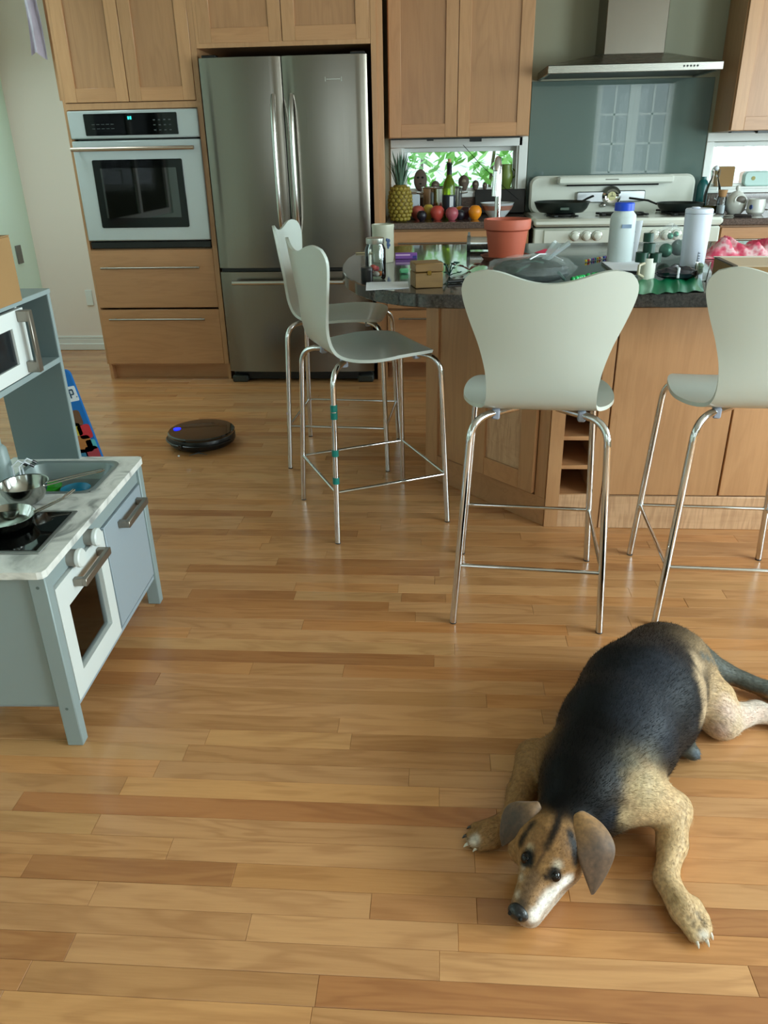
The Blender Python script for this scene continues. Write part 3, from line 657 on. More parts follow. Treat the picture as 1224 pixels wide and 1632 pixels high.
# ================================================================== ISLAND
ZI = .930
def arc_out():
    pts = [(2.75, 2.40), (1.6, 2.40), (.9, 2.40), (.3, 2.40), (.06, 2.402), (-.03, 2.415), (-.11, 2.45), (-.19, 2.52), (-.26, 2.63), (-.315, 2.77), (-.352, 2.94), (-.370, 3.12), (-.372, 3.30), (-.355, 3.46), (-.315, 3.60), (-.245, 3.70), (-.14, 3.755), (.0, 3.772), (.4, 3.775), (1.2, 3.775), (2.75, 3.775)]
    return list(reversed(pts))
isl = Thing('kitchen_island', 'maple kitchen island base with angled doors and wine cubbies', 'island', (1.0, 3.2, 0))
single('island_countertop', MB().prism(arc_out(), ZI-.042, ZI, .003), M['granite'], 'dark polished granite island top with rounded end', 'countertop', smooth=True, angle=30)
A, B = np.array([-.043, 3.228]), np.array([.418, 2.722]); ZB = ZI-.0425
Ld = float(np.linalg.norm(B-A)); u = (B-A)/Ld; nrm = np.array([u[1], -u[0]])
if nrm[1] > 0: nrm = -nrm
ang = math.atan2(u[1], u[0])
core = [(A[0]+.012, A[1]+.016), (B[0]-.005, B[1]+.022), (B[0]+.02, 2.735), (.425, 3.05), (.425, 3.66), (-.031, 3.66)]
isl.part('body', MB().prism([(-.031, 3.235), (.418, 2.745), (.425, 2.745), (.425, 3.66), (-.031, 3.66)], .0, ZB), M['maple'], world=True, smooth=False)
isl.part('body_back', MB().box(.62, 2.62, 2.735, 3.66, .02, ZB), M['maple'], world=True, smooth=False)
def on_face(mb, off=0.0):
    # local x along the angled face from its far end, local y outward, z up
    Mx = Matrix(((u[0], nrm[0], 0, A[0]), (u[1], nrm[1], 0, A[1]), (0, 0, 1, 0), (0, 0, 0, 1)))
    return mb.xf(Mx)
isl.part('stile', on_face(MB().box(0, .075, -.012, .004, .0, ZB, .001)), M['maple'], world=True)
isl.part('plinth', on_face(MB().box(.075, Ld, -.012, .003, .0, .115, .001)), M['maple_h'], world=True)
isl.part('stile', on_face(MB().box(Ld-.05, Ld, -.012, .004, .115, ZB, .001)), M['maple'], world=True)
isl.part('panel', on_face(MB().box(.075, .305, -.012, -.006, .115, ZB)), M['maple'], world=True, smooth=False)
isl.part('stile', on_face(MB().box(.245, .305, -.006, .003, .115, ZB, .001)), M['maple'], world=True)
d = isl.part('door', on_face(MB().box(.37, Ld-.12, .006, .012, .195, ZB-.09)), M['maple_c'], world=True, smooth=False)
for (a, b) in ((.310, .375), (Ld-.125, Ld-.052)): isl.part('stile', on_face(MB().box(a, b, .004, .022, .125, ZB-.02, .0015)), M['maple'], d, world=True)
for (a, b) in ((.125, .20), (ZB-.095, ZB-.02)): isl.part('rail', on_face(MB().box(.375, Ld-.125, .004, .0216, a, b, .001)), M['maple_h'], d, world=True)
# wine cubbies
yf = 2.712; cx0, cx1 = .425, .622
for (a, b) in ((.418, .468), (.582, .622)): isl.part('cubby_frame', MB().box(a, b, yf, 2.745, .0, ZB, .001), M['maple'], world=True)
isl.part('cubby_base', MB().box(.468, .582, yf+.003, 2.76, 0, .135, .001), M['maple_c'], world=True)
mb = MB().box(.428, .468, 2.745, 3.1, .0, ZB).box(.582, .62, 2.745, 3.1, 0, ZB).box(.468, .582, 3.08, 3.1, 0, ZB)
isl.part('cubby_side', mb, M['maple'], world=True, smooth=False)
for z in (.122, .238, .352, .466, .58, .694, .81): isl.part('shelf', MB().box(.468, .582, yf+.006, 3.08, z, z+.016, .001), M['maple_h'], world=True)
# front panels and plinth
xs = [.624, 1.052, 1.392, 1.73, 2.07, 2.41, 2.62]
for i in range(len(xs)-1): isl.part('panel', MB().box(xs[i]+.003, xs[i+1]-.003, yf, 2.735, .138, .832, .002), M['maple'], world=True)
isl.part('apron', MB().box(.624, 2.62, yf+.001, 2.735, .835, ZB, .001), M['maple_h'], world=True)
isl.part('plinth', MB().box(.624, 1.345, yf-.004, 2.735, 0, .134, .002), M['maple_c'], world=True); isl.part('plinth', MB().box(1.348, 2.62, yf+.06, 2.75, 0, .134, .002), M['maple_h'], world=True)
# ================================================================== BAR STOOLS
def lerp_tab(tab, x):
    for i in range(len(tab)-1):
        if x <= tab[i+1][0]:
            q = (x-tab[i][0])/(tab[i+1][0]-tab[i][0]); q = q*q*(3-2*q) if len(tab[i]) > 2 else q
            return tab[i][1]+(tab[i+1][1]-tab[i][1])*q
    return tab[-1][1]
def cat_tab(tab, x):
    xs = [p[0] for p in tab]; ys = [p[1] for p in tab]; n = len(xs)
    i = max(0, min(n-2, sum(1 for q in xs if q <= x)-1)); h = xs[i+1]-xs[i]; q = (x-xs[i])/h
    m0 = (ys[i+1]-ys[i-1])/(xs[i+1]-xs[i-1]) if i > 0 else (ys[1]-ys[0])/h
    m1 = (ys[i+2]-ys[i])/(xs[i+2]-xs[i]) if i < n-2 else (ys[-1]-ys[-2])/h
    return (2*q**3-3*q*q+1)*ys[i]+(q**3-2*q*q+q)*h*m0+(-2*q**3+3*q*q)*ys[i+1]+(q**3-q*q)*h*m1
# side profile of the plywood shell: (s, y, z), s runs from the front lip over the seat up the back
PR = [(0, .195, .655), (.06, .180, .668), (.18, .10, .670), (.32, .0, .664), (.44, -.085, .664), (.52, -.145, .672), (.58, -.185, .697), (.63, -.207, .738), (.70, -.222, .80), (.80, -.238, .89), (.90, -.252, .975), (1.0, -.264, 1.055)]
WD = [(0, .100), (.02, .140), (.06, .170), (.15, .200), (.28, .216), (.38, .214), (.46, .194), (.53, .162), (.60, .147), (.68, .150), (.76, .168), (.84, .195), (.90, .212), (.94, .217), (.97, .210), (1.0, .188)]
def shell_pt(q, s):
    t = q*2-1
    top = .962 + .038*math.sin(min(1, abs(t)/.82)*math.pi/2)**2 if True else 1
    if abs(t) > .82: top = 1.0 - .012*((abs(t)-.82)/.18)**2
    ss = s*top
    y = cat_tab([(p[0], p[1]) for p in PR], ss); z = cat_tab([(p[0], p[2]) for p in PR], ss); w = cat_tab(WD, ss)
    b = max(0, min(1, (ss-.55)/.2)); y += .034*t*t*b*(w/.2)**2; z += (.010*t*t)*(1-b)*max(0, 1-abs(ss-.28)/.28)
    return (t*w, y, z)
def make_stool():
    t = Thing('bar_stool', 'x', 'bar stool', (0, 0, 0), 0, 'white moulded bar stools at the island')
    nu, nv = 25, 61
    mb = MB().grid(shell_pt, nu, nv)
    V0 = [Vector(p) for p in mb.v]; th = .011
    me = bpy.data.meshes.new('tmp'); me.from_pydata(mb.v, [], mb.f); me.update(); N = [v.normal.copy() for v in me.vertices]; bpy.data.meshes.remove(me)
    n = len(V0); vs = [v+N[i]*th/2 for i, v in enumerate(V0)]+[v-N[i]*th/2 for i, v in enumerate(V0)]
    fs = list(mb.f)+[tuple(n+i for i in reversed(f)) for f in mb.f]
    ring = [i for i in range(nu)]+[j*nu+nu-1 for j in range(1, nv)]+[(nv-1)*nu+i for i in range(nu-2, -1, -1)]+[j*nu for j in range(nv-2, 0, -1)]
    mid = len(vs)
    for i in ring:
        # rounded rim vertex
        k = len(vs); vs.append(V0[i])
    m = len(ring)
    for a in range(m):
        b = (a+1) % m; fs.append((ring[a], ring[b], mid+b, mid+a)); fs.append((mid+a, mid+b, n+ring[b], n+ring[a]))
    t.part('shell', MB().add(vs, fs), M['shell'], angle=60)
    FW, FD = .220, .228
    def legpath(sx, sy):
        foot = Vector((sx*FW, sy*FD, .004)); top = Vector((sx*(FW-.032), sy*(FD-.02), .585)); hub = Vector((sx*.055, sy*.075, .652))
        pts = [foot, foot.lerp(top, .5), top]
        c = Vector((sx*(FW-.034), sy*(FD-.022), .655))
        for i in range(1, 9): q = i/8; pts.append((top*(1-q)**2+c*2*q*(1-q)+(c.lerp(hub, .42))*q*q))
        pts.append(hub); return pts
    for sx in (-1, 1):
        for sy in (-1, 1):
            lg = t.part('leg', MB().tube(legpath(sx, sy), .0108, 10), M['chrome'])
            t.part('foot_cap', MB().cyl((sx*FW, sy*FD, 0), (sx*(FW-.0004), sy*(FD-.0003), .007), .0105, n=12), pm_cache('rubber_dark', '#3a3a3a'), lg)
            t.part('clamp', MB().box(sx*.118-.011, sx*.118+.011, sy*.14-.013, sy*.14+.013, .636, .668, .004), M['grey_pl'], lg)
    q = .2/.585; fx, fy = FW-.032*q, FD-.02*q
    for (a, b) in (((-fx, -fy), (fx, -fy)), ((-fx, fy), (fx, fy)), ((-fx, -fy), (-fx, fy)), ((fx, -fy), (fx, fy))):
        t.part('footrest', MB().cyl((a[0], a[1], .2), (b[0], b[1], .2), .0062, n=10), M['chrome'])
    t.part('hub_plate', MB().box(-.07, .07, -.09, .09, .650, .656, .002), M['black_pl'])
    return t
_pc = {}
def pm_cache(n, c, **k):
    if n not in _pc: _pc[n] = pm(n, c, k.pop('rough', .5), **k)
    return _pc[n]
st = make_stool()
spots = [((.298, 2.238), -5.0, 'white bar stool seen squarely from behind, in front of the wine cubbies'),
         ((.905, 2.255), -3.2, 'white bar stool cut off by the picture edge at the island front'),
         ((-.253, 2.848), -64.1, 'white bar stool in profile with teal tape bands on one leg'),
         ((-.432, 3.505), -93.5, 'white bar stool farthest from camera, between the taped stool and refrigerator')]
for i, (p, a, lb) in enumerate(spots):
    o = st.o if i == 0 else copy_tree(st.o)
    o.location = (p[0], p[1], 0); o.rotation_euler = (0, 0, R(a)); o['label'] = lb
    if i == 2:
        for z in (.515, .488, .352, .248):
            q = z/.585; x, y = .220-.032*q, .228-.02*q   # local near-rear leg
            sx = 1
            b = link('tape_band', MB().cyl((x*1, -y, z-.012), ((.220-.032*(z+.012)/.585), -(.228-.02*(z+.012)/.585), z+.012), .0125, n=14).mesh('tape_band', M['teal']), o); b['label'] = 'teal tape band'
# ================================================================== ROBOT VACUUM
p = atZ(322, 694, .045); t = Thing('robot_vacuum', 'round black robot vacuum on the floor before the refrigerator', 'robot vacuum', (p[0], p[1], 0), R(-40))
t.part('body', MB().lathe([(.0001, .012), (.150, .012), (.160, .020), (.166, .030), (.166, .058), (.163, .064)], 56), M['black_pl'])
t.part('top_cover', MB().lathe([(.163, .064), (.165, .074), (.160, .079), (.10, .082), (.0001, .083)], 56), pm('vacuum_gloss_top', '#0b0a0b', .07, coat=.8))
t.part('bumper', MB().tube([(.1655*math.cos(a), .1655*math.sin(a), .044) for a in np.linspace(R(-150), R(20), 30)], .012, 8, flat=.35), pm('vacuum_bumper', '#17181a', .25))
t.part('power_button', MB().cyl((-.085, -.085, .081), (-.085, -.085, .0845), .018, n=20), pm('blue_led', '#1020ff', .4, emit='#1a28ff', es=3.0))
t.part('sensor', MB().box(.045, .075, -.170, -.160, .03, .055, .004), M['black_gl'])
for sx in (-1, 1): t.part('wheel', MB().cyl((sx*.10, 0, .03), (sx*.118, 0, .03), .03, n=18), M['dark'])
t.part('caster', MB().sphere((0, .12, .013), .013, 10, 8), M['dark'])
mb = MB()
for k in range(3): a = R(20+120*k); mb.tube([(.11, -.10, .008), (.11+.05*math.cos(a), -.10+.05*math.sin(a), .004)], [.003, .0012], 5)
t.part('side_brush', mb, pm('brush_grey', '#55585a', .7))
single('crumb', MB().sphere((0, 0, .004), (.006, .005, .004), 8, 6), M['paper'], 'small white crumb on the floor near the robot vacuum', 'crumb', tuple(atZ(285, 728)))
# ================================================================== TOY KITCHEN
TK = Thing('toy_kitchen', 'grey toy kitchen with marble-look worktop and toy microwave tower', 'toy kitchen', (-.862, 1.431, 0), R(2.16))
P = TK.part
zt = .5; sk = (-.315, -.062, .445, .665)   # sink hole x0,x1,y0,y1
mb = MB()
mb.prism([(-.40, .0), (-.016, .0), (-.005, .004), (0, .016), (0, sk[2]), (-.40, sk[2])], zt-.018, zt, .0)
mb.prism([(-.40, sk[3]), (0, sk[3]), (0, .70), (-.005, .711), (-.016, .715), (-.40, .715)], zt-.018, zt, .0)
mb.box(-.40, sk[0], sk[2], sk[3], zt-.018, zt); mb.box(sk[1], 0, sk[2], sk[3], zt-.018, zt)
wt = P('worktop', mb, M['marble'], smooth=False)
def sink_fn():
    mb = MB(); rows = []
    for (d, z, r) in ((-.012, zt+.002, .04), (-.002, zt+.0035, .04), (.004, zt, .04), (.010, zt-.025, .045), (.018, zt-.045, .045), (.045, zt-.053, .03)): rows.append([(x, y, z) for (x, y) in rrect(sk[0]+d, sk[1]-d, sk[2]+d, sk[3]-d, r, 5)])
    n = len(rows[0]); vs = [p for r in rows for p in r]; fs = []
    for i in range(len(rows)-1):
        for k in range(n): fs.append((i*n+k, i*n+(k+1) % n, (i+1)*n+(k+1) % n, (i+1)*n+k))
    fs.append(tuple((len(rows)-1)*n+k for k in range(n))); return mb.add(vs, fs)
P('sink', sink_fn(), pm('toy_sink_grey', '#7f8b8a', .3, .3), wt)
hb = P('hob_frame', MB().box(-.345, -.045, .085, .318, zt, zt+.004, .0015), pm('toy_hob_frame', '#8f9390', .3, .6), wt)
P('hob_glass', MB().box(-.335, -.056, .097, .306, zt+.004, zt+.0055), M['black_gl'], hb)
for (x, y) in ((-.045, .010), (-.045, .672), (-.40, .010), (-.40, .672)):
    lg = P('leg', MB().box(x, x+.040, y, y+.032, 0, zt-.0185, .0025), M['toy_g'])
    if x > -.1 and y < .1:
        for z in (.115, .455): P('screw', MB().cyl((x+.02, y-.0006, z), (x+.02, y+.002, z), .004, n=10), M['toy_dk'], lg)
P('side_panel', MB().box(-.362, -.045, .020, .030, .118, zt-.0185), M['toy_g'], smooth=False); P('side_panel', MB().box(-.362, -.045, .685, .695, .118, zt-.0185), M['toy_g'], smooth=False)
P('top_rail', MB().box(-.030, -.014, .042, .672, .432, zt-.0185, .001), M['toy_g'])
P('bottom_panel', MB().box(-.362, -.012, .042, .672, .095, .108, .001), M['toy_bl'])
P('divider', MB().box(-.362, -.030, .352, .362, .108, .432), M['toy_g'], smooth=False)
# oven door with opening
ya, yb, za, zb = .046, .352, .112, .428
mb = MB(); wy0, wy1, wz0, wz1, ch = ya+.050, yb-.048, za+.058, zb-.072, .03
outer = [(ya, za), (yb, za), (yb, zb), (ya, zb)]; inner = [(wy0, wz0), (wy1-ch*.6, wz0), (wy1, wz0+ch*.6), (wy1, wz1), (wy0+ch*.0, wz1), (wy0, wz1)]
def framed(mb, x0, x1, O, I):
    # O: 4 outer corners, I: 4 inner corners (y,z)
    vs = [(x, y, z) for x in (x0, x1) for (y, z) in O+I]; fs = []
    for k in range(4):
        j = (k+1) % 4; fs += [(k, j, 4+j, 4+k), (8+k, 8+4+k, 8+4+j, 8+j), (k, 8+k, 8+j, j), (4+k, 4+j, 12+j, 12+k)]
    return mb.add(vs, fs)
od = P('oven_door', framed(MB(), -.030, -.006, outer, [(wy0, wz0), (wy1, wz0), (wy1, wz1), (wy0, wz1)]), M['toy_w'], smooth=False)
P('window_pane', MB().box(-.020, -.018, wy0-.001, wy1+.001, wz0-.001, wz1+.001), M['plastic'], od, smooth=False)
def flat_handle(y0, y1, z, x, parent, vertical=False):
    mb = MB()
    if not vertical: mb.box(x+.022, x+.034, y0, y1, z-.010, z+.010, .0015).box(x, x+.024, y0, y0+.016, z-.010, z+.010, .0015).box(x, x+.024, y1-.016, y1, z-.010, z+.010, .0015)
    else: mb.box(x+.026, x+.034, z-.010, z+.010, y0, y1, .0015).box(x, x+.028, z-.010, z+.010, y0, y0+.028, .0015).box(x, x+.028, z-.010, z+.010, y1-.028, y1, .0015)
    return P('handle', mb, M['toy_m'], parent)
flat_handle(.135, .305, .395, -.006, od)
P('oven_shelf', MB().box(-.36, -.035, .05, .350, .262, .270), M['toy_w'], smooth=False)
P('oven_plate', MB().cyl((-.14, .16, .2702), (-.14, .16, .2725), .055, n=24), pm('toy_hotplate', '#5a4c42', .6))
rd = P('cupboard_door', MB().box(-.026, -.008, .366, .668, .116, .428, .0015), M['toy_bl'])
flat_handle(.46, .63, .392, -.008, rd)
for y in (.158, .268):
    k = P('knob', MB().lathe([(.021, 0), (.021, .020), (.019, .022)], 24, axis='x').xf(Matrix.Translation((-.014, y, .452))), pm_cache('toy_knob_grey', '#8e8d87'))
    P('knob_cap', MB().lathe([(.021, .020), (.0235, .023), (.0235, .031), (.020, .034), (.0001, .034)], 24, axis='x').xf(Matrix.Translation((-.014, y, .452))), M['toy_w'], k)
# upper tower
TX = -.188; ZT = 1.0
for (a, b) in ((.697, .712), (.003, .018)): q = P('tower_side', MB().box(-.378, TX-.003, a, b, zt, ZT-.013), M['toy_dk'], smooth=False); P('edge_strip', MB().box(TX-.003, TX, a, b, zt, ZT-.013), M['toy_g'], q, smooth=False)
P('tower_top', MB().box(-.378, TX+.002, .0, .715, ZT-.013, ZT, .001), M['toy_g']); P('tower_shelf', MB().box(-.378, TX, .018, .697, .797, .812, .001), M['toy_g'])
P('tower_back', MB().box(-.378, -.370, .018, .697, .812, ZT-.013), M['toy_dk'], smooth=False)
P('tower_divider', MB().box(-.37, TX-.01, .520, .530, .812, ZT-.013), M['toy_w'], smooth=False)
mw = P('microwave_door', framed(MB(), TX-.006, TX+.006, [(.022, .818), (.528, .818), (.528, ZT-.018), (.022, ZT-.018)], [(.075, .852), (.455, .852), (.455, ZT-.058), (.075, ZT-.058)]), M['toy_w'], smooth=False)
P('window_pane', MB().box(TX-.002, TX, .074, .456, .851, ZT-.057), pm('dark_acrylic', '#20262a', .1, alpha=.75), mw, smooth=False)
flat_handle(.822, ZT-.020, .497, TX+.006, mw, True)
FG = pm_cache('toy_faucet_grey', '#8d9c9b', rough=.4)
fa = P('faucet', MB().lathe([(.027, zt), (.026, zt+.03), (.021, zt+.095), (.013, zt+.105)], 20, c=(-.338, .535, 0)), FG)
pts = [(-.338, .535, zt+.10), (-.338, .535, zt+.20)]
for i in range(1, 9): a = R(180-i*22.5); pts.append((-.338, .535-.05-.05*math.cos(a), zt+.20+.05*math.sin(a)))
P('spout', MB().tube(pts, .0105, 14), FG, fa)
def tk(x, y, z=0.0):
    a, b = rrot((x, y), R(2.16)); return (-.862+a, 1.431+b, z)
SS = pm('toy_pan_steel', '#a9aba6', .16, 1)
# toy pans
t = Thing('toy_strainer', 'steel toy bowl with wire handle behind the toy frying pan', 'toy pan', tk(-.205, .378, zt))
t.part('bowl', MB().lathe([(.0001, .001), (.030, .001), (.044, .012), (.056, .034), (.0605, .056), (.0625, .056), (.0635, .057), (.060, .0555), (.054, .034), (.042, .014), (.028, .004), (.0001, .004)], 40), SS)
t.part('handle', MB().tube([(.055, .012, .052), (.13, .06, .058), (.185, .075, .066), (.192, .070, .066), (.186, .066, .064), (.13, .046, .056), (.058, -.004, .050)], .0022, 7), SS)
t = Thing('toy_frying_pan', 'shallow steel toy frying pan on the toy hob', 'toy pan', tk(-.185, .222, zt+.0058))
t.part('bowl', MB().lathe([(.0001, .001), (.050, .001), (.060, .010), (.071, .030), (.0728, .030), (.062, .009), (.050, .004), (.0001, .004)], 40), SS)
t.part('handle', MB().tube([(.066, .018, .028), (.13, .06, .05), (.14, .10, .056), (.134, .104, .056), (.122, .066, .050), (.060, .030, .028)], .002, 7), SS)
t = Thing('toy_ladle', 'small round steel ladle lying in the toy frying pan', 'toy ladle', tk(-.168, .206, zt+.020), R(15))
t.part('bowl', MB().lathe([(.0001, 0), (.012, .002), (.020, .008), (.0252, .020), (.0265, .0215), (.024, .021), (.019, .010), (.010, .004), (.0001, .003)], 28).xf(Matrix.Translation((0, 0, .008)) @ Matrix.Rotation(R(-28), 4, 'X')), SS)
t.part('handle', MB().tube([(-.022, .0, .026), (-.06, .01, .05), (-.12, .03, .085)], .0028, 7), SS)
for (x, y, c, nm, lb) in ((-.240, .566, '#2fa31f', 'toy_dish', 'green plastic toy dish in the toy sink'), (-.150, .552, '#1788b0', 'toy_dish', 'blue plastic toy dish in the toy sink')):
    single(nm, MB().lathe([(.0001, 0), (.030, 0), (.042, .018), (.040, .018), (.028, .003), (.0001, .003)], 24), pm(nm+c, c, .4), lb, 'toy dish', tk(x, y, .4485), group='dishes in the toy sink')
t = Thing('wire_hook', 'white wire hooks with black tips beside the toy faucet', 'hook', tk(-.300, .515, zt))
for (x, y) in ((0, 0), (.018, .018), (.024, -.008)):
    h = t.part('wire', MB().tube([(x, y, .0), (x, y, .05), (x+.014, y+.010, .062), (x+.026, y+.018, .05)], .0022, 7), M['paper']); t.part('tip', MB().cyl((x+.024, y+.017, .052), (x+.032, y+.022, .044), .0045, n=8), M['black_pl'], h)
q = atZ(36, 479, 1.0); t = Thing('cardboard_box', 'tan cardboard box on top of the toy kitchen tower', 'box', (q[0], q[1], 1.0), R(2))
t.part('box_body', MB().box(-.16, 0.0, -.34, .0, .0005, .155, .001), M['card'])
t.part('flap', MB().box(-.16, 0, -.34, -.172, .1555, .158).xf(Matrix()), M['card']); t.part('flap', MB().box(-.16, 0, -.168, 0, .1555, .158), M['card'])
# blue printed board behind the toy kitchen
a = atY(108, 588, 2.42); b = atY(160, 722, 2.42)
dv = np.array([b[0]-a[0], b[2]-a[2]]); Ln = float(np.linalg.norm(dv)); e = dv/Ln; k = (a[2]/-e[1])    # length from the top corner to the floor
t = Thing('play_board', 'blue printed children\'s board leaning behind the toy kitchen', 'board', (a[0]+e[0]*k, 2.42, 0))
lean = math.atan2(e[0], -e[1])
def lean_xf(mb): return mb.xf(Matrix.Translation((0, 0, .14)) @ Matrix.Rotation(-lean, 4, 'Y') @ Matrix.Translation((0, 0, 0)))
H = k-.14
Rm = Matrix.Rotation(-lean, 4, 'Y')
def bd(x0, x1, z0, z1, y0, y1, r=.004): return MB().prism(rrect(x0, x1, z0, z1, r, 4), 0, y1-y0, .0).xf(swap_yz(y1)).xf(Rm)
t.part('panel', bd(-.19, 0, .004, k, 0, .012, .02), pm('board_blue', '#0f68b4', .45))
z0_, z1_ = k-.36*Ln, k-.19*Ln
t.part('tag', bd(-.075, -.0005, z0_, z1_, -.0012, -.0002, .004), M['paper'])
zz = lambda f: z0_+(z1_-z0_)*f
mb = MB().box(-.026, -.022, -.0022, -.0013, zz(.22), zz(.82)).box(-.022, -.012, -.0022, -.0013, zz(.72), zz(.82)).box(-.022, -.012, -.0022, -.0013, zz(.42), zz(.50)).box(-.014, -.010, -.0022, -.0013, zz(.46), zz(.78)).box(-.006, -.003, -.0022, -.0013, zz(.22), zz(.30)).xf(Rm)
t.part('letter', mb, pm('letter_navy', '#20405c', .6))
for (x, f, r, c) in ((-.045, .55, .055, '#6b4a35'), (-.055, .68, .045, '#c8b03c'), (-.022, .72, .05, '#c8303a'), (-.045, .86, .06, '#b0703a'), (-.018, .88, .035, '#58b0b8'), (-.085, .75, .04, '#d8d0c0'), (-.02, 1.0, .06, '#a8404a'), (-.07, 1.0, .05, '#3a7a9a')):
    zc = k-f*Ln; t.part('printed_patch', bd(x-r*.5, min(-.001, x+r*.5), zc-r*.5, zc+r*.5, -.0012, -.0002, r*.2), pm('print_'+c[1:], c, .5))
# ================================================================== DOG
def build_dog():
    D = lambda u, v, z: atZ(u, v, z)
    TAN, LTAN, BLK, GRY, WHT, BRN, DGR = '#8f6b44', '#c0a27a', '#040506', '#55564f', '#cfc4b8', '#7b5b3f', '#0d0f12'
    prims = []   # (kind, a, b, ra, rb, colour, flow)
    def cap(a, b, ra, rb, c): prims.append((np.array(a), np.array(b), ra, rb, lin(c)[:3], np.array(b)-np.array(a)))
    chest, ribs, belly, pelv = D(948, 1222, .112), D(982, 1172, .118), D(1020, 1115, .120), D(1056, 1068, .112)
    cap(chest, ribs, .100, .128, BLK); cap(ribs, belly, .128, .140, DGR); cap(belly, pelv, .140, .122, DGR)
    cap(D(925, 1258, .120), chest, .080, .100, BLK)
    cap(D(902, 1305, .104), D(925, 1258, .120), .056, .082, BLK)            # neck
    cap(D(955, 1285, .085), D(985, 1235, .10), .062, .085, BLK)             # near shoulder bulk
    # head
    occ, brow, stop_ = D(900, 1312, .096), D(879, 1350, .090), D(866, 1385, .076)
    cap(brow, occ, .066, .060, TAN); cap(stop_, brow, .043, .058, TAN); cap(D(838, 1446, .044), stop_, .029, .040, TAN)
    cap(D(845, 1458, .023), D(874, 1405, .036), .023, .036, WHT)              # jaw
    cap(D(899, 1382, .060), D(890, 1365, .072), .034, .042, TAN); cap(D(836, 1352, .062), D(850, 1345, .074), .034, .042, TAN)   # cheeks
    # near front leg (dog's left)
    sh, el, wr = D(1005, 1262, .105), D(1072, 1290, .060), D(1061, 1400, .030)
    cap(sh, el, .068, .038, LTAN); cap(el, D(1071, 1345, .038), .037, .029, LTAN); cap(D(1071, 1345, .038), wr, .029, .022, LTAN); cap(wr, D(1088, 1450, .024), .023, .027, LTAN)
    toesR = [((1082, 1455), (1106, 1494)), ((1092, 1452), (1121, 1492)), ((1101, 1447), (1127, 1481)), ((1106, 1440), (1124, 1466))]
    toe_ids = []
    for (a, b) in toesR: toe_ids.append(len(prims)); cap(D(*a, .022), D(*b, .014), .015, .0115, LTAN)
    # far front leg (dog's right)
    cap(D(895, 1215, .10), D(852, 1208, .068), .06, .040, TAN); cap(D(852, 1208, .068), D(833, 1265, .045), .040, .033, TAN); cap(D(833, 1265, .045), D(818, 1312, .032), .033, .027, TAN)
    cap(D(818, 1312, .032), D(782, 1328, .026), .027, .030, TAN)
    toesL = [((778, 1318), (757, 1318)), ((778, 1328), (750, 1331)), ((782, 1338), (752, 1344)), ((790, 1342), (766, 1350))]
    for (a, b) in toesL: toe_ids.append(len(prims)); cap(D(*a, .022), D(*b, .014), .015, .0115, TAN)
    # hind leg, tail
    cap(D(1075, 1080, .105), D(1130, 1120, .068), .110, .064, LTAN); cap(D(1130, 1120, .068), D(1150, 1150, .044), .064, .044, LTAN)
    cap(D(1150, 1148, .044), D(1205, 1134, .034), .042, .026, WHT); cap(D(1205, 1134, .034), D(1265, 1150, .028), .026, .022, WHT); cap(D(1265, 1150, .028), D(1320, 1175, .022), .026, .022, LTAN)
    cap(D(1092, 1045, .100), D(1150, 1072, .050), .060, .030, GRY); cap(D(1150, 1070, .050), D(1224, 1100, .030), .026, .022, GRY); cap(D(1224, 1100, .030), D(1310, 1130, .020), .022, .012, GRY)
    cap(D(1078, 1178, .045), D(1104, 1200, .022), .030, .019, GRY)
    A = np.array([p[0] for p in prims]); B = np.array([p[1] for p in prims])
    def dists(Q):
        out = np.empty((len(prims), len(Q)), np.float32)
        for i, (a, b, ra, rb, c, fl_) in enumerate(prims):
            ab = b-a; t = np.clip(((Q-a) @ ab)/(ab @ ab), 0, 1); out[i] = np.linalg.norm(Q-a-t[:, None]*ab, axis=1)-(ra+(rb-ra)*t)
        return out
    TOE = set(toe_ids)
    def sdf(Q):
        ds = dists(Q); d = ds[0].copy()
        for i in range(1, len(prims)):
            k = .030 if i < 6 else (.007 if i in TOE else .016)
            if i in (12, 20): k = .03
            h = np.clip(.5+.5*(ds[i]-d)/k*-1, 0, 1); d = d*(1-h)+ds[i]*h-k*h*(1-h)
        return np.maximum(d, .0015-Q[:, 2])
    lo = np.minimum(A, B).min(0)-.16; hi = np.maximum(A, B).max(0)+.16; lo[2] = -.012; hi[2] = .30
    h = .0068; n = np.ceil((hi-lo)/h).astype(int)+1
    ax = [lo[i]+h*np.arange(n[i]) for i in range(3)]
    G = np.stack(np.meshgrid(*ax, indexing='ij'), -1).reshape(-1, 3); F = np.empty(len(G), np.float32)
    for s in range(0, len(G), 400000): F[s:s+400000] = sdf(G[s:s+400000])
    F = F.reshape(n); S = F < 0
    # surface nets
    c = [(i, j, k) for i in (0, 1) for j in (0, 1) for k in (0, 1)]; m = n-1
    cut = lambda arr, o: arr[o[0]:o[0]+m[0], o[1]:o[1]+m[1], o[2]:o[2]+m[2]]
    cnt = sum(cut(S, o).astype(np.int8) for o in c); act = (cnt > 0) & (cnt < 8)
    acc = np.zeros((*m, 3), np.float32); num = np.zeros(m, np.float32)
    for a in c:
        for d in range(3):
            if a[d] == 0:
                b = list(a); b[d] = 1; fa, fb = cut(F, a), cut(F, b); x = (cut(S, a) != cut(S, b)); t = np.where(x, fa/np.where(x, fa-fb, 1), 0)
                for e in range(3): acc[..., e] += np.where(x, a[e]+(t if e == d else 0), 0)
                num += x
    idx = -np.ones(m, int); idx[act] = np.arange(act.sum()); P0 = np.argwhere(act); V = (P0+acc[act]/num[act][:, None])*h+lo
    faces = []
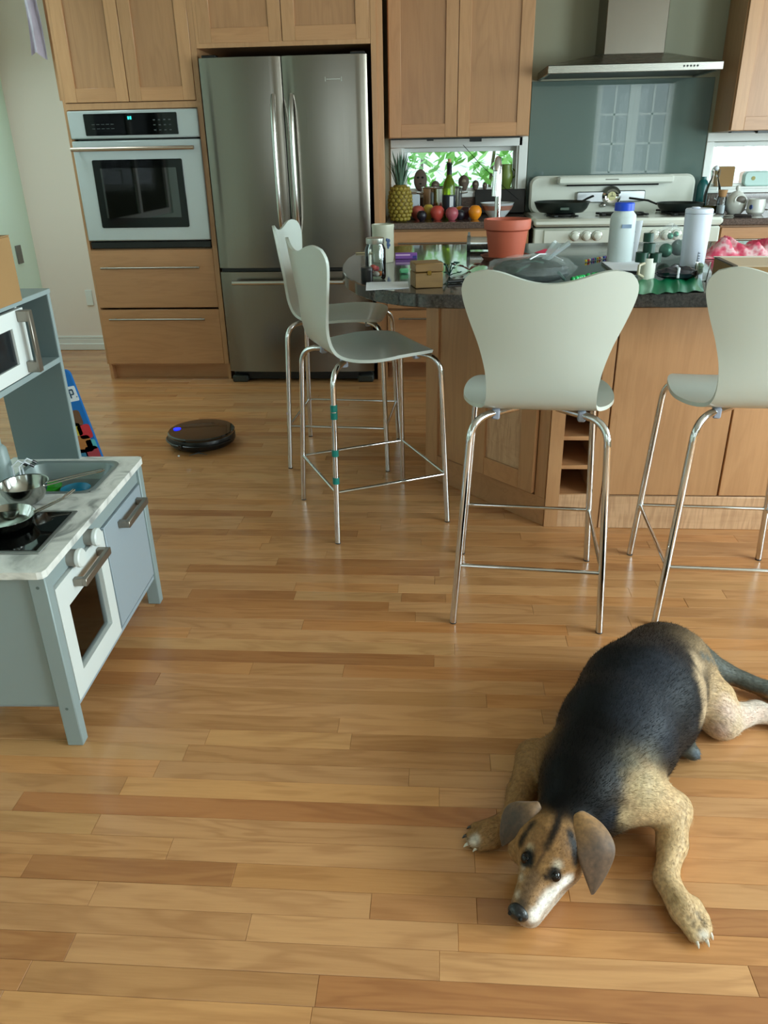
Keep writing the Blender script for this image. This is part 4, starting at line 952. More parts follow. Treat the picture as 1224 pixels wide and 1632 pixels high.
    for d in range(3):
        e, f = [(1, 2), (2, 0), (0, 1)][d]
        sl = [slice(0, n[0]), slice(0, n[1]), slice(0, n[2])]
        s0 = [slice(None)]*3; s1 = [slice(None)]*3; s0[d] = slice(0, -1); s1[d] = slice(1, None)
        x = S[tuple(s0)] != S[tuple(s1)]; q = np.argwhere(x); q = q[(q[:, e] > 0) & (q[:, f] > 0) & (q[:, e] < m[e]) & (q[:, f] < m[f])]
        o1, o2 = np.zeros(3, int), np.zeros(3, int); o1[e] = 1; o2[f] = 1
        g = lambda w: idx[w[:, 0], w[:, 1], w[:, 2]]
        Fq = np.stack([g(q-o1-o2), g(q-o2), g(q), g(q-o1)], 1)
        sg = S[q[:, 0], q[:, 1], q[:, 2]]; Fq[~sg] = Fq[~sg][:, ::-1]; faces.append(Fq)
    faces = np.concatenate(faces)
    org = np.array([pelv[0], pelv[1], 0.0])
    def hit(u, v):
        d = ray(u, v); d = d/np.linalg.norm(d); t = .8
        for _ in range(80):
            f = float(sdf((CAM+d*t)[None])[0]); t += f*.8
            if abs(f) < 5e-4: break
        return CAM+d*t
    # coat pattern, plus shade painted by the ears and between toes
    ds = dists(V); w = np.exp(-(ds-ds.min(0))/.010); w /= w.sum(0); colr = w.T @ np.array([p[4] for p in prims]); flow = w.T @ np.array([p[5]/np.linalg.norm(p[5]) for p in prims])
    nz = np.sin(V[:, 0]*90+np.sin(V[:, 1]*70))*np.sin(V[:, 1]*85+2)*np.sin(V[:, 2]*75+1)
    def spot(u, v, r, col, s=.5, amt=1.0, z=None):
        nonlocal colr
        p = hit(u, v) if z is None else D(u, v, z); q = np.linalg.norm(V-p, axis=1)+nz*.012*min(1, r/.05); k = np.clip((r-q)/(r*s)+.0, 0, 1)[:, None]*amt; k = k*k*(3-2*k); colr = colr*(1-k)+np.array(lin(col)[:3])*k
    def stroke(pts, r, col, s=.5, amt=1.0):
        for i in range(len(pts)-1):
            for j in range(7): q = j/6; spot(pts[i][0]*(1-q)+pts[i+1][0]*q, pts[i][1]*(1-q)+pts[i+1][1]*q, r, col, s, amt)
    # rear of the back tinted blue-grey
    for (u, v, r) in ((1030, 1080, .13), (1010, 1130, .10), (1060, 1060, .10), (1050, 1130, .10), (1060, 1170, .08)): spot(u, v, r, '#23272f', .9, .75)
    # black over shoulders and neck
    for (u, v, r) in ((905, 1200, .09), (930, 1235, .09), (900, 1270, .07), (940, 1290, .06), (955, 1180, .08), (930, 1160, .07), (985, 1225, .055), (888, 1272, .055), (925, 1285, .055), (870, 1258, .05), (960, 1300, .04)): spot(u, v, r, '#020203', .8)
    for (u, v, r) in ((1035, 1270, .055), (1020, 1250, .05), (1000, 1300, .035), (1045, 1240, .04)): spot(u, v, r, '#b09a76', .9, .9)
    for (u, v, r) in ((1010, 1215, .06), (1040, 1205, .05)): spot(u, v, r, '#6a6556', 1.0, .6)
    for (u, v, r) in ((965, 1320, .035), (975, 1300, .03)): spot(u, v, r, '#20242a', .9, .9)
    # thigh
    for (u, v, r) in ((1120, 1090, .06), (1125, 1130, .06), (1140, 1160, .05), (1115, 1060, .045)): spot(u, v, r, '#b59d7e', .9, .9)
    for (u, v, r) in ((1160, 1130, .05), (1150, 1165, .04), (1190, 1140, .04), (1210, 1135, .04)): spot(u, v, r, '#cdb2a2', .9, .85)
    stroke([(1098, 1080), (1104, 1120), (1108, 1165)], .016, '#1b1e22', 1.0, .8)
    stroke([(1120, 1045), (1170, 1072), (1222, 1092)], .016, '#5a5d58', .8, .9); stroke([(1150, 1085), (1200, 1105), (1222, 1112)], .014, '#8a6f52', .9, .8)
    spot(1112, 1203, .02, '#5b646c', .8)
    # head: tan mask, dark brow stripe, white cheeks and muzzle side
    for (u, v, r) in ((870, 1330, .05), (900, 1345, .05), (850, 1350, .04), (905, 1375, .035)): spot(u, v, r, '#86623e', .9, .9)
    stroke([(893, 1292), (886, 1320), (873, 1348)], .013, '#17120f', .9, .95); stroke([(874, 1345), (862, 1368), (853, 1385)], .005, '#5c4430', .9, .7)
    stroke([(908, 1325), (915, 1345), (919, 1378)], .014, '#1c1714', .9, .9); stroke([(848, 1312), (836, 1330), (828, 1345)], .014, '#1c1714', .9, .85)  # paints ear shade and a dark patch at each ear base
    stroke([(895, 1330), (900, 1360)], .016, '#7a5a3a', .9, .6)
    for (u, v, r) in ((895, 1412, .026), (880, 1425, .028), (868, 1442, .026), (852, 1462, .022), (905, 1405, .022)): spot(u, v, r, '#efe9e2', .8, 1.0)
    for (u, v, r) in ((830, 1398, .014), (824, 1425, .012), (833, 1380, .012)): spot(u, v, r, '#cfc3b2', .9, .7)
    stroke([(850, 1395), (840, 1420), (830, 1440)], .016, '#7a5f47', .9, .8); stroke([(866, 1405), (852, 1432)], .010, '#b08a66', .9, .6)
    spot(832, 1442, .018, '#4a4038', .9, .8)
    spot(889, 1379, .016, '#cfc3ae', .9, .8); spot(843, 1352, .014, '#b7a88d', .9, .7)
    spot(884, 1395, .021, '#0a0807', .45); spot(840, 1368, .021, '#0a0807', .45); spot(871, 1399, .011, '#0e0c0b', .7); spot(846, 1378, .009, '#0e0c0b', .7)
    # paws
    for (u, v, r) in ((755, 1338, .02),): spot(u, v, r, '#cfc6ba', .8)
    spot(1122, 1490, .018, '#d0c8bb', .9, .8); stroke([(1098, 1462), (1112, 1482)], .006, '#4a3c2c', .9, .7); stroke([(1110, 1455), (1124, 1474)], .006, '#3c3228', .9, .7)  # pale toe tips; dark strokes paint the shade between the toes
    spot(1080, 1432, .025, '#8d7550', .9, .6); spot(1060, 1330, .03, '#a98a5c', 1, .5)
    me = bpy.data.meshes.new('body'); me.from_pydata((V-org).tolist(), [], faces.tolist()); me.update()
    bm = bmesh.new(); bm.from_mesh(me); bmesh.ops.smooth_vert(bm, verts=bm.verts, factor=.5, use_axis_x=True, use_axis_y=True, use_axis_z=True); bmesh.ops.smooth_vert(bm, verts=bm.verts, factor=.4, use_axis_x=True, use_axis_y=True, use_axis_z=True); bm.to_mesh(me); bm.free()
    me.shade_smooth()
    ca = me.color_attributes.new('coat', 'FLOAT_COLOR', 'POINT'); ca.data.foreach_set('color', np.concatenate([colr, np.ones((len(V), 1))], 1).astype(np.float32).ravel())
    m_, nt, b = mat_new('dog_coat'); L = nt.links.new; at = nd(nt, 'ShaderNodeAttribute'); at.attribute_name = 'coat'
    tc = nd(nt, 'ShaderNodeTexCoord'); nn = nd(nt, 'ShaderNodeTexNoise'); nn.inputs['Scale'].default_value = 130; nn.inputs['Detail'].default_value = 3; L(tc.outputs['Object'], nn.inputs['Vector'])
    mr = nd(nt, 'ShaderNodeMapRange'); mr.inputs[1].default_value = .3; mr.inputs[2].default_value = .7; mr.inputs[3].default_value = .72; mr.inputs[4].default_value = 1.25; L(nn.outputs['Fac'], mr.inputs[0])
    mx = nd(nt, 'ShaderNodeVectorMath', operation='SCALE'); L(at.outputs['Color'], mx.inputs[0]); L(mr.outputs[0], mx.inputs['Scale']); L(mx.outputs[0], b.inputs['Base Color'])
    b.inputs['Roughness'].default_value = .5; b.inputs['Specular IOR Level'].default_value = .16
    bp = nd(nt, 'ShaderNodeBump'); bp.inputs['Strength'].default_value = .35; bp.inputs['Distance'].default_value = .002; L(nn.outputs['Fac'], bp.inputs['Height']); L(bp.outputs['Normal'], b.inputs['Normal'])
    me.materials.append(m_)
    t = Thing('dog', 'black and tan dog lying on the wooden floor with its chin down', 'dog', tuple(org))
    body = link('body', me, t.o)
    # short fur strands
    Vn = np.array([v.co for v in me.vertices]); Nn = np.array([v.normal for v in me.vertices]); fq = faces
    fl_ = -flow; tor = w[:6].sum(0); fwd = (pelv-occ); fwd[2] = 0; fwd /= np.linalg.norm(fwd); hd = w[6:12].sum(0)
    flow2 = flow.copy(); flow2[:, :] = flow2*(1-np.clip(tor+hd, 0, 1))[:, None]+fwd*np.clip(tor+hd, 0, 1)[:, None]
    NS = 52000; sel = rng.integers(0, len(fq), NS); bw = rng.random((NS, 4)); bw /= bw.sum(1)[:, None]
    pos = (Vn[fq[sel]]*bw[..., None]).sum(1); nr = (Nn[fq[sel]]*bw[..., None]).sum(1); cl = (colr[fq[sel]]*bw[..., None]).sum(1); fw = (flow2[fq[sel]]*bw[..., None]).sum(1); hw = (hd[fq[sel]]*bw).sum(1)
    keep = pos[:, 2] > .004; pos, nr, cl, fw, hw = pos[keep], nr[keep], cl[keep], fw[keep], hw[keep]; NS = len(pos)
    nr /= np.linalg.norm(nr, axis=1)[:, None]+1e-9; fw = fw-nr*(fw*nr).sum(1)[:, None]; fw /= np.linalg.norm(fw, axis=1)[:, None]+1e-9
    ln = (rng.uniform(.008, .014, NS)*(1-.5*hw))[:, None]; jit = rng.normal(0, .22, (NS, 3)); dr = fw+jit+nr*.28; dr /= np.linalg.norm(dr, axis=1)[:, None]
    sd = np.cross(dr, nr); sd /= np.linalg.norm(sd, axis=1)[:, None]+1e-9
    p0 = pos-nr*.0006; tip = p0+dr*ln; wd = .00055
    vs = np.stack([p0-sd*wd, p0+sd*wd, tip], 1).reshape(-1, 3); vs[:, 2] = np.maximum(vs[:, 2], .001); fsx = np.arange(NS*3).reshape(-1, 3)
    me2 = bpy.data.meshes.new('fur'); me2.from_pydata(vs.tolist(), [], fsx.tolist()); me2.update()
    cl = np.clip(cl*rng.uniform(.7, 1.25, (NS, 1)), 0, 1)
    ca = me2.color_attributes.new('coat', 'FLOAT_COLOR', 'POINT'); ca.data.foreach_set('color', np.repeat(np.concatenate([cl, np.ones((NS, 1))], 1), 3, 0).astype(np.float32).ravel())
    m2, nt, b = mat_new('dog_fur'); at = nd(nt, 'ShaderNodeAttribute'); at.attribute_name = 'coat'; nt.links.new(at.outputs['Color'], b.inputs['Base Color']); b.inputs['Roughness'].default_value = .6; b.inputs['Specular IOR Level'].default_value = .15
    me2.materials.append(m2); fo = link('fur', me2, t.o); fo['kind'] = 'stuff'
    # eyes, nose, claws
    for (u, v) in ((840, 1368), (884, 1395)):
        p = hit(u, v); d = ray(u, v); d /= np.linalg.norm(d); q = p+d*.0092-org
        e = t.part('eye', MB().sphere(tuple(q), .0122, 18, 14), pm_cache('eye_brown', '#180d08', rough=.08, spec=.4))
        nv = -d; t.part('pupil', MB().sphere(tuple(q+nv*.0078), .0056, 12, 8), pm_cache('eye_black', '#020202', rough=.05, spec=.4), e)
    p = hit(824, 1456)-org; fwdh = (D(826, 1452, .045)-D(880, 1350, .09)); ah = math.atan2(fwdh[1], fwdh[0])
    nm = pm('dog_nose', '#131417', .3, coat=.4, bump=.5, bscale=400)
    mb = MB().sphere((0, 0, 0), (.0150, .0205, .0165), 20, 14).xf(Matrix.Translation(Vector(p)) @ Matrix.Rotation(ah, 4, 'Z')); mb.xf(Matrix.Translation(Vector((math.cos(ah)*-.005, math.sin(ah)*-.005, -.002)))); no = t.part('nose', mb, nm)
    fv = Vector((math.cos(ah), math.sin(ah), 0)); sv = Vector((-fv.y, fv.x, 0))
    for s in (-1, 1): t.part('nostril', MB().sphere(tuple(Vector(p)+fv*.0078+sv*s*.0105+Vector((0, 0, .001))), (.004, .004, .0035), 8, 6), M['dark'], no)
    clm = pm('dog_claw', '#cfc8bb', .35); clk = pm('dog_claw_dark', '#2c2826', .35)
    for i, (a, b) in enumerate(toesR+toesL):
        P1, P2 = D(*a, .016), D(*b, .014); dd = P2-P1; dd[2] = 0; dd /= np.linalg.norm(dd); q = P2+dd*.0085-org
        t.part('claw', MB().tube([tuple(q), tuple(q+dd*.005+np.array([0, 0, -.002])), tuple(q+dd*.009+np.array([0, 0, -.007]))], [.0036, .0028, .0008], 8), clm if i in (0, 1, 2, 6, 7) else clk)
    # ears: lofted flaps
    em, nt, b = mat_new('dog_ear'); at = nd(nt, 'ShaderNodeAttribute'); at.attribute_name = 'coat'
    tc = nd(nt, 'ShaderNodeTexCoord'); nn = nd(nt, 'ShaderNodeTexNoise'); nn.inputs['Scale'].default_value = 120; nt.links.new(tc.outputs['Object'], nn.inputs['Vector'])
    mr = nd(nt, 'ShaderNodeMapRange'); mr.inputs[1].default_value = .3; mr.inputs[2].default_value = .7; mr.inputs[3].default_value = .7; mr.inputs[4].default_value = 1.25; nt.links.new(nn.outputs['Fac'], mr.inputs[0])
    mx = nd(nt, 'ShaderNodeVectorMath', operation='SCALE'); nt.links.new(at.outputs['Color'], mx.inputs[0]); nt.links.new(mr.outputs[0], mx.inputs['Scale']); nt.links.new(mx.outputs[0], b.inputs['Base Color']); b.inputs['Roughness'].default_value = .6; b.inputs['Sheen Weight'].default_value = .15
    def ear(inner, outer, cols):
        nv, nu = 22, 11
        I = [D(*p) for p in inner]; O = [D(*p) for p in outer]; n_ = len(I)
        tab = lambda Pn: [[(i/(n_-1), q[k]) for i, q in enumerate(Pn)] for k in range(3)]
        ti, to = tab(I), tab(O); vs = []; cs = []
        for j in range(nv):
            s = j/(nv-1); a = np.array([cat_tab(ti[k], s) for k in range(3)]); b_ = np.array([cat_tab(to[k], s) for k in range(3)])
            for i in range(nu):
                q = i/(nu-1); p_ = a*(1-q)+b_*q; p_[2] += .014*math.sin(math.pi*q)*(1-.4*s)*(1-s**4); vs.append(p_-org)
                e_ = min(1, max(0, (s-.12)/.35)); c0 = np.array(lin(cols[0])[:3])*(1-e_)+np.array(lin(cols[1])[:3])*e_
                if .35 < q < .62 and s > .25: c0 = c0*.72
                cs.append((*c0, 1))
        g = MB(); fs = [(j*nu+i, j*nu+i+1, (j+1)*nu+i+1, (j+1)*nu+i) for j in range(nv-1) for i in range(nu-1)]
        me = bpy.data.meshes.new('ear'); me.from_pydata([tuple(v) for v in vs], [], fs); me.update(); me.shade_smooth()
        ca = me.color_attributes.new('coat', 'FLOAT_COLOR', 'POINT'); ca.data.foreach_set('color', np.array(cs, np.float32).ravel()); me.materials.append(em)
        o = link('ear', me, t.o); md = o.modifiers.new('thick', 'SOLIDIFY'); md.thickness = .007; md.offset = -1; md2 = o.modifiers.new('round', 'SUBSURF'); md2.levels = 1; md2.render_levels = 1
    ear([(908, 1312, .135), (913, 1335, .132), (921, 1368, .112), (933, 1402, .075), (942, 1424, .050)], [(930, 1298, .140), (960, 1318, .140), (979, 1352, .122), (966, 1390, .085), (943, 1424.5, .050)], ('#9a7040', '#5e4632'))
    ear([(866, 1292, .140), (852, 1312, .134), (836, 1326, .115), (818, 1340, .085), (800, 1350, .058)], [(850, 1279, .142), (818, 1277, .132), (801, 1292, .110), (795, 1326, .080), (799.5, 1350, .058)], ('#7a5c40', '#4a3829'))
build_dog()
# ================================================================== THINGS ON THE ISLAND
def ppm(P): return F_PX/float((np.array(P)-CAM) @ _f)
def isl_at(u, v): p = atZ(u, v, ZI+.0006); return p, ppm(p)
# faucet
p, k = isl_at(790, 404); t = Thing('faucet', 'tall chrome gooseneck faucet behind the terracotta pot', 'faucet', tuple(p))
t.part('base', MB().lathe([(.028, 0), (.028, .006), (.020, .014), (.018, .05), (.014, .055)], 20), M['chrome'])
zt_ = float(atY(784, 250, p[1])[2])-ZI
pts = [(0, 0, .05), (0, 0, zt_-.07)]
for i in range(1, 13): a = R(180-i*14.6); pts.append((-.016*i/12, -.045-.045*math.cos(a), zt_-.055+.045*math.sin(a)))
sp_ = t.part('spout', MB().tube(pts, .0125, 14), M['chrome']); e = pts[-1]
t.part('spray_head', MB().tube([e, (e[0]-.001, e[1]-.001, e[2]-.04), (e[0]-.002, e[1]-.002, e[2]-.09)], [.013, .0145, .0145], 14), M['chrome'], sp_)
t.part('lever', MB().tube([(.018, 0, .035), (.05, .01, .06), (.075, .014, .085)], [.008, .006, .005], 10), M['chrome'])
# terracotta pot
TC = pm('terracotta_plastic', '#b4583f', .55, var=.06)
p, k = isl_at(806, 413); t = Thing('flower_pot', 'empty terracotta coloured flower pot on the island', 'flower pot', tuple(p))
r0, r1, hh = 27/k, 36/k, .150
t.part('pot', MB().lathe([(.0001, .008), (r0, .008), (r0+(r1-r0)*.62, hh*.72), (r1-.004, hh*.74), (r1, hh*.76), (r1+.002, hh*.97), (r1, hh), (r1-.008, hh), (r1-.010, hh*.76), (r0*.95, .02), (.0001, .02)], 40), TC)
t.part('saucer', MB().lathe([(.0001, 0), (r0*1.3, 0), (r0*1.5, .016), (r0*1.46, .017), (r0*1.25, .005), (.0001, .005)], 40), pm('saucer_brown', '#7e4a38', .55))
# steel cylinder lying behind the pot
p = atZ(772, 399, ZI+.001); t = Thing('pepper_mill', 'steel cylinder mill lying behind the flower pot', 'mill', tuple(p), R(-4))
t.part('barrel', MB().cyl((-.06, 0, .030), (.05, 0, .030), .027, n=22), M['steel_lt']); t.part('end_cap', MB().cyl((-.075, 0, .030), (-.06, 0, .030), .031, n=22), pm_cache('dark_steel', '#868988', rough=.35, metal=.8)); t.part('crank', MB().cyl((-.068, 0, .058), (-.068, 0, .075), .005, n=8), pm_cache('dark_steel', '#4a4c4c'))
# stoneware crock
p, k = isl_at(611, 417); t = Thing('stoneware_crock', 'cream stoneware crock with a blue motif on the island end', 'crock', tuple(p))
t.part('vessel', MB().lathe([(.0001, 0), (16/k, 0), (17.2/k, .02), (17.2/k, .125), (17.8/k, .132), (17.4/k, .140), (15.6/k, .140), (15.4/k, .02), (.0001, .012)], 32), pm('stoneware', '#b3b29f', .4, var=.08))
mb = MB()
for (a, z, r) in ((-62, .07, .010), (-56, .082, .008), (-66, .085, .007), (-60, .058, .006), (-52, .066, .006)):
    x, y = math.cos(R(a))*(17.4/k), math.sin(R(a))*(17.4/k); mb.sphere((x, y, z), (r*.8, .0018, r), 8, 6)
t.part('motif', mb, pm('cobalt', '#47597e', .4), kind='stuff')
# mason jar
p, k = isl_at(599, 445); t = Thing('mason_jar', 'clear glass jar with metal lid and a few red sweets', 'jar', tuple(p)); r = 16.4/k; hj = .135
t.part('glass', MB().lathe([(.0001, .002), (r*.92, .002), (r, .010), (r, hj*.74), (r*.82, hj*.84), (r*.80, hj*.9), (r*.77, hj*.9), (r*.78, hj*.83), (r*.95, hj*.73), (r*.95, .012), (r*.88, .007), (.0001, .007)], 32), M['plastic'])
t.part('lid', MB().lathe([(r*.86, hj*.86), (r*.88, hj*.87), (r*.88, hj*.985), (r*.83, hj), (.0001, hj)], 32), pm('zinc_lid', '#a9aca4', .3, .9))
for i, (x, y, z, c) in enumerate(((-.012, 0, .018, '#b5403a'), (.014, .004, .018, '#c86a2e'), (.002, -.012, .019, '#d8c9c0'), (.0, .010, .034, '#b03040'), (-.008, -.006, .040, '#c8504a'))):
    single('wrapped_sweet', MB().sphere((0, 0, 0), (.012, .010, .009), 10, 8), pm('sweet_%d' % i, c, .4), ['red sweet at the bottom of the glass jar', 'orange sweet at the bottom of the glass jar', 'pale sweet at the bottom of the glass jar', 'dark red sweet on top in the glass jar', 'light red sweet on top in the glass jar'][i], 'sweet', (p[0]+x, p[1]+y, p[2]+z), group='sweets in the glass jar')
# wooden spoon stick behind jar
p, k = isl_at(575, 404); single('wooden_stick', MB().box(-.022, .05, -.004, .004, 0, .005, .0015), pm('pale_wood', '#b3a27a', .6), 'pale wooden stick lying behind the glass jar', 'stick', tuple(p), R(6))
# black candle lid
p, k = isl_at(585, 449); t = Thing('candle_tin', 'small black round tin beside the glass jar', 'tin', tuple(p)); t.part('can', MB().lathe([(.0001, 0), (9/k, 0), (9.4/k, .003), (9.4/k, .032)], 24), M['black_pl']); t.part('lid', MB().lathe([(9.6/k, .032), (9.8/k, .034), (9.8/k, .043), (9/k, .046), (.0001, .046)], 24), M['black_pl'])
# pale card
q = [atZ(*a, ZI+.0006) for a in ((583, 463), (652, 459), (650, 449), (584, 450))]
single('paper_strip', MB().prism([(a[0], a[1]) for a in q], ZI+.0006, ZI+.0016), M['paper'], 'pale grey paper strip lying before the glass jar', 'paper')
# wooden box
c0 = atZ(662, 460, ZI+.0006); c1 = atZ(706, 458, ZI+.0006); wx = float(np.linalg.norm(c1-c0)); az = math.atan2(c1[1]-c0[1], c1[0]-c0[0]); kb = ppm(c0)
BX = wood('box_wood', '#80602f', '#4a3218', 'x', rough=.5); hb_ = 38/kb; dp = .085
t = Thing('wooden_box', 'small hinged wooden recipe box on the island', 'box', tuple(c0), az)
t.part('box_body', MB().box(0, wx, 0, dp, 0, hb_*.62, .002), BX); t.part('lid', MB().box(-.001, wx+.001, -.001, dp, hb_*.64, hb_, .003), BX); t.part('latch', MB().box(wx*.5-.006, wx*.5+.006, -.004, 0, hb_*.52, hb_*.7, .001), pm_cache('brass', '#9c7a3a', rough=.3, metal=1.0))
# purple box, green clip
p, k = isl_at(630, 413); t = Thing('purple_box', 'slim purple and white carton behind the wooden box', 'carton', tuple(p), R(3)); t.part('carton', MB().box(0, .088, 0, .03, 0, .022, .001), pm('purple_card', '#7d4f9c', .5)); t.part('stripe', MB().box(.002, .060, -.0006, -.0001, .013, .018), pm('lilac', '#d8b6d8', .5)); t.part('stripe', MB().box(.070, .086, -.0006, -.0001, .002, .012), pm('navy', '#3a3a80', .5))
p, k = isl_at(644, 436); single('green_clip', MB().box(-.016, .016, -.006, .006, 0, .018, .004), pm('mint_plastic', '#58a878', .5), 'small mint green clip beside the wooden box', 'clip', tuple(p), R(20))
# leafy sprigs
def sprig(u, v, n, s, lb, col, hmax=.07, nm='leafy_sprig'):
    p, k = isl_at(u, v); t = Thing(nm, lb, 'sprig', tuple(p)); m = pm('sprig_'+col[1:], col, .5); mb = MB()
    for i in range(n):
        a = random.uniform(0, 6.28); r = random.uniform(.01, s); tip = (r*math.cos(a), r*math.sin(a), random.uniform(.012, hmax)); b = t.part('stem', MB().tube([(0, 0, .002), (tip[0]*.5, tip[1]*.5, tip[2]*.7), tip], [.0022, .0016, .001], 5), m)
        L_ = .024; d = Vector((math.cos(a), math.sin(a), .25)); w = Vector((-math.sin(a), math.cos(a), 0)); P_ = Vector(tip)
        t.part('leaf', MB().add([P_, P_+d*L_*.45+w*L_*.42+Vector((0, 0, .004)), P_+d*L_, P_+d*L_*.45-w*L_*.42+Vector((0, 0, .004)), P_+d*L_*.5-Vector((0, 0, .002))], [(0, 1, 4), (1, 2, 4), (2, 3, 4), (3, 0, 4)]), m, b)
    return t
sprig(716, 440, 9, .045, 'dark green artificial leaf sprig beside the wooden box', '#1f4d44', .05)
sprig(748, 431, 6, .05, 'reddish dry twigs in front of the flower pot', '#6e4238', .02, 'dry_twigs')
p, k = isl_at(727, 451); t = Thing('marker_pen', 'black marker pen on the island by the leaf sprig', 'pen', tuple(p), R(22)); t.part('barrel', MB().cyl((-.03, 0, .006), (.022, 0, .006), .006, n=12), M['black_pl']); t.part('cap', MB().cyl((.0225, 0, .006), (.05, 0, .006), .0068, n=12), M['black_gl'])
# pink paper
q = [atZ(*a, ZI+.0006) for a in ((852, 403), (878, 405), (894, 399), (868, 397))]
single('pink_note', MB().prism([(a[0], a[1]) for a in q], ZI+.0006, ZI+.0016), pm('pink_paper', '#e2355f', .7), 'hot pink paper square near the far edge of the island', 'paper')
# lumpy bags
def lump(fn_r, n=36, m=18):
    mb = MB()
    def f(u, v):
        a, b = u*2*math.pi, -math.pi/2+v*math.pi; r = fn_r(a, b); return (r[0]*math.cos(a)*math.cos(b), r[1]*math.sin(a)*math.cos(b), max(.0005, r[2]+r[2]*math.sin(b)))
    return mb.grid(f, n, m, True)
def noisy(rx, ry, rz, amp, seed):
    ph = [random.Random(seed+i).uniform(0, 6.28) for i in range(6)]
    def f(a, b):
        q = 1+amp*(math.sin(3*a+ph[0])*math.cos(2*b+ph[1])+.6*math.sin(7*a+ph[2]+3*b)+.5*math.sin(11*b+ph[3]+2*a)+.35*math.sin(13*a+ph[4])); return (rx*q, ry*q, rz*q)
    return f
p, k = isl_at(846, 452); t = Thing('bag_of_greenery', 'clear bag of dark green craft yarn behind the stool back', 'bag', tuple(p), R(8))
t.part('contents', lump(noisy(.120, .070, .036, .08, 3)), pm('dark_green_yarn', '#12231f', .6, var=.5, vscale=40, bump=.6, bscale=90))
t.part('film', lump(noisy(.140, .084, .044, .07, 5)), M['film']); t.part('gathered_neck', MB().grid(lambda u, v: ((.045+.05*v)+(.010+.022*v)*math.cos(u*6.283), .02+(.008+.026*v)*math.sin(u*6.283)*(1+.3*math.sin(u*31)), .070+.05*v+.006*math.sin(u*25)), 28, 6, True), pm('film_bunched', '#b9c4c6', .2, alpha=.6))
for i in range(14):
    rr = random.Random(40+i); y0 = rr.uniform(-.045, .045); pts = [(-.10+.2*j/8, y0+.012*math.sin(j*1.3+i), .004+.070*math.sqrt(max(.02, 1-((-.10+.2*j/8)/.115)**2-(y0/.07)**2 if (((-.10+.2*j/8)/.115)**2+(y0/.07)**2) < 1 else .02))) for j in range(9)]
    t.part('yarn_strand', MB().tube(pts, .0045, 7), pm_cache('yarn_%d' % (i % 3), ('#173a30', '#0d211c', '#24463a')[i % 3], rough=.7))
t.part('twist_tie', MB().tube([(-.02, -.05, .082), (.02, -.01, .092), (.06, .02, .088), (.09, -.03, .074)], .002, 6), M['paper'])
# strings of beads
def beads(u0, v0, u1, v1, n, cols, lb, r, nm='bead_string', wob=.006):
    a, b = atZ(u0, v0, ZI+.0006), atZ(u1, v1, ZI+.0006); t = Thing(nm, lb, 'beads', tuple(a)); d = b-a
    for i in range(n):
        q = i/(n-1); x = d*q; c = cols[i % len(cols)]; t.part('bead', MB().sphere((x[0]+random.uniform(-wob, wob), x[1]+random.uniform(-wob, wob), r), r, 10, 8), pm_cache('bead_'+c[1:], c, rough=.2))
beads(914, 449, 948, 441, 9, ['#18a050', '#22b860', '#0f8a40'], 'shiny green bead string behind the stool back', .008)
beads(934, 418, 968, 411, 12, ['#d8c030', '#c03030', '#e8e0d0', '#3050b0', '#7a3090', '#2080a0'], 'multicoloured bead bracelet stretched on the island', .005, 'bead_bracelet', .003)
# papers
q = [atZ(*a, ZI+.0006) for a in ((975, 434), (1040, 436), (1046, 418), (958, 421))]
t = Thing('paper_stack', 'short stack of white papers under the white mug', 'papers', (q[0][0], q[0][1], ZI))
t.part('clipboard', MB().prism([(a[0], a[1]) for a in q], ZI+.0006, ZI+.006), M['black_pl'], world=True); t.part('sheet', MB().prism([(a[0]+.004, a[1]+.004) for a in q], ZI+.0064, ZI+.0085), M['paper'], world=True)
# water bottle
p, k = isl_at(986, 419); t = Thing('water_bottle', 'frosted plastic water bottle with a blue screw cap', 'bottle', tuple(p)); hB = float(atY(990, 323, p[1])[2])-ZI; rB = 19.5/k
FR = pm('frosted_plastic', '#d3dede', .35, trans=.12, ior=1.2)
t.part('vessel', MB().lathe([(.0001, .0005), (rB*.94, .0005), (rB, .008), (rB, hB*.74), (rB*.96, hB*.80), (rB*.72, hB*.86), (rB*.70, hB*.875)], 32), FR)
t.part('cap', MB().lathe([(rB*.74, hB*.87), (rB*.76, hB*.875), (rB*.76, hB*.985), (rB*.70, hB), (.0001, hB)], 28), pm('cap_blue', '#1447c8', .4)); t.part('label_print', MB().box(-.012, .022, -rB-.0012, -rB*.955, hB*.60, hB*.66), pm('print_grey', '#7f93ad', .5))
# tall curled receipt
p, k = isl_at(1002, 416); t = Thing('paper_roll', 'tall curled strip of white paper standing beside the water bottle', 'paper', tuple(p)); hP = float(atY(1002, 352, p[1])[2])-ZI
def curl(u, v): a = R(-150+u*120); return (.030*math.cos(a)+.012*v, .030*math.sin(a)+.02+.0*v, v*hP)
t.part('sheet', MB().grid(curl, 14, 4), M['paper']); mb = MB()
for z in (.45, .72): mb.box(-.006, .010, -.0118, -.0108, hP*z, hP*z+.004)
t.part('print', mb, M['grey_pl'])
# blue shot glass
p, k = isl_at(979, 417); t = Thing('small_glass', 'little blue-violet tumbler at the foot of the water bottle', 'glass', tuple(p)); t.part('vessel', MB().lathe([(.0001, 0), (.021, 0), (.0235, .055), (.022, .055), (.0195, .004), (.0001, .004)], 24), M['plastic']); t.part('contents', MB().lathe([(.0001, .0045), (.0192, .0045), (.021, .036), (.0001, .036)], 20), pm('violet_blue', '#3a3f7a', .2))
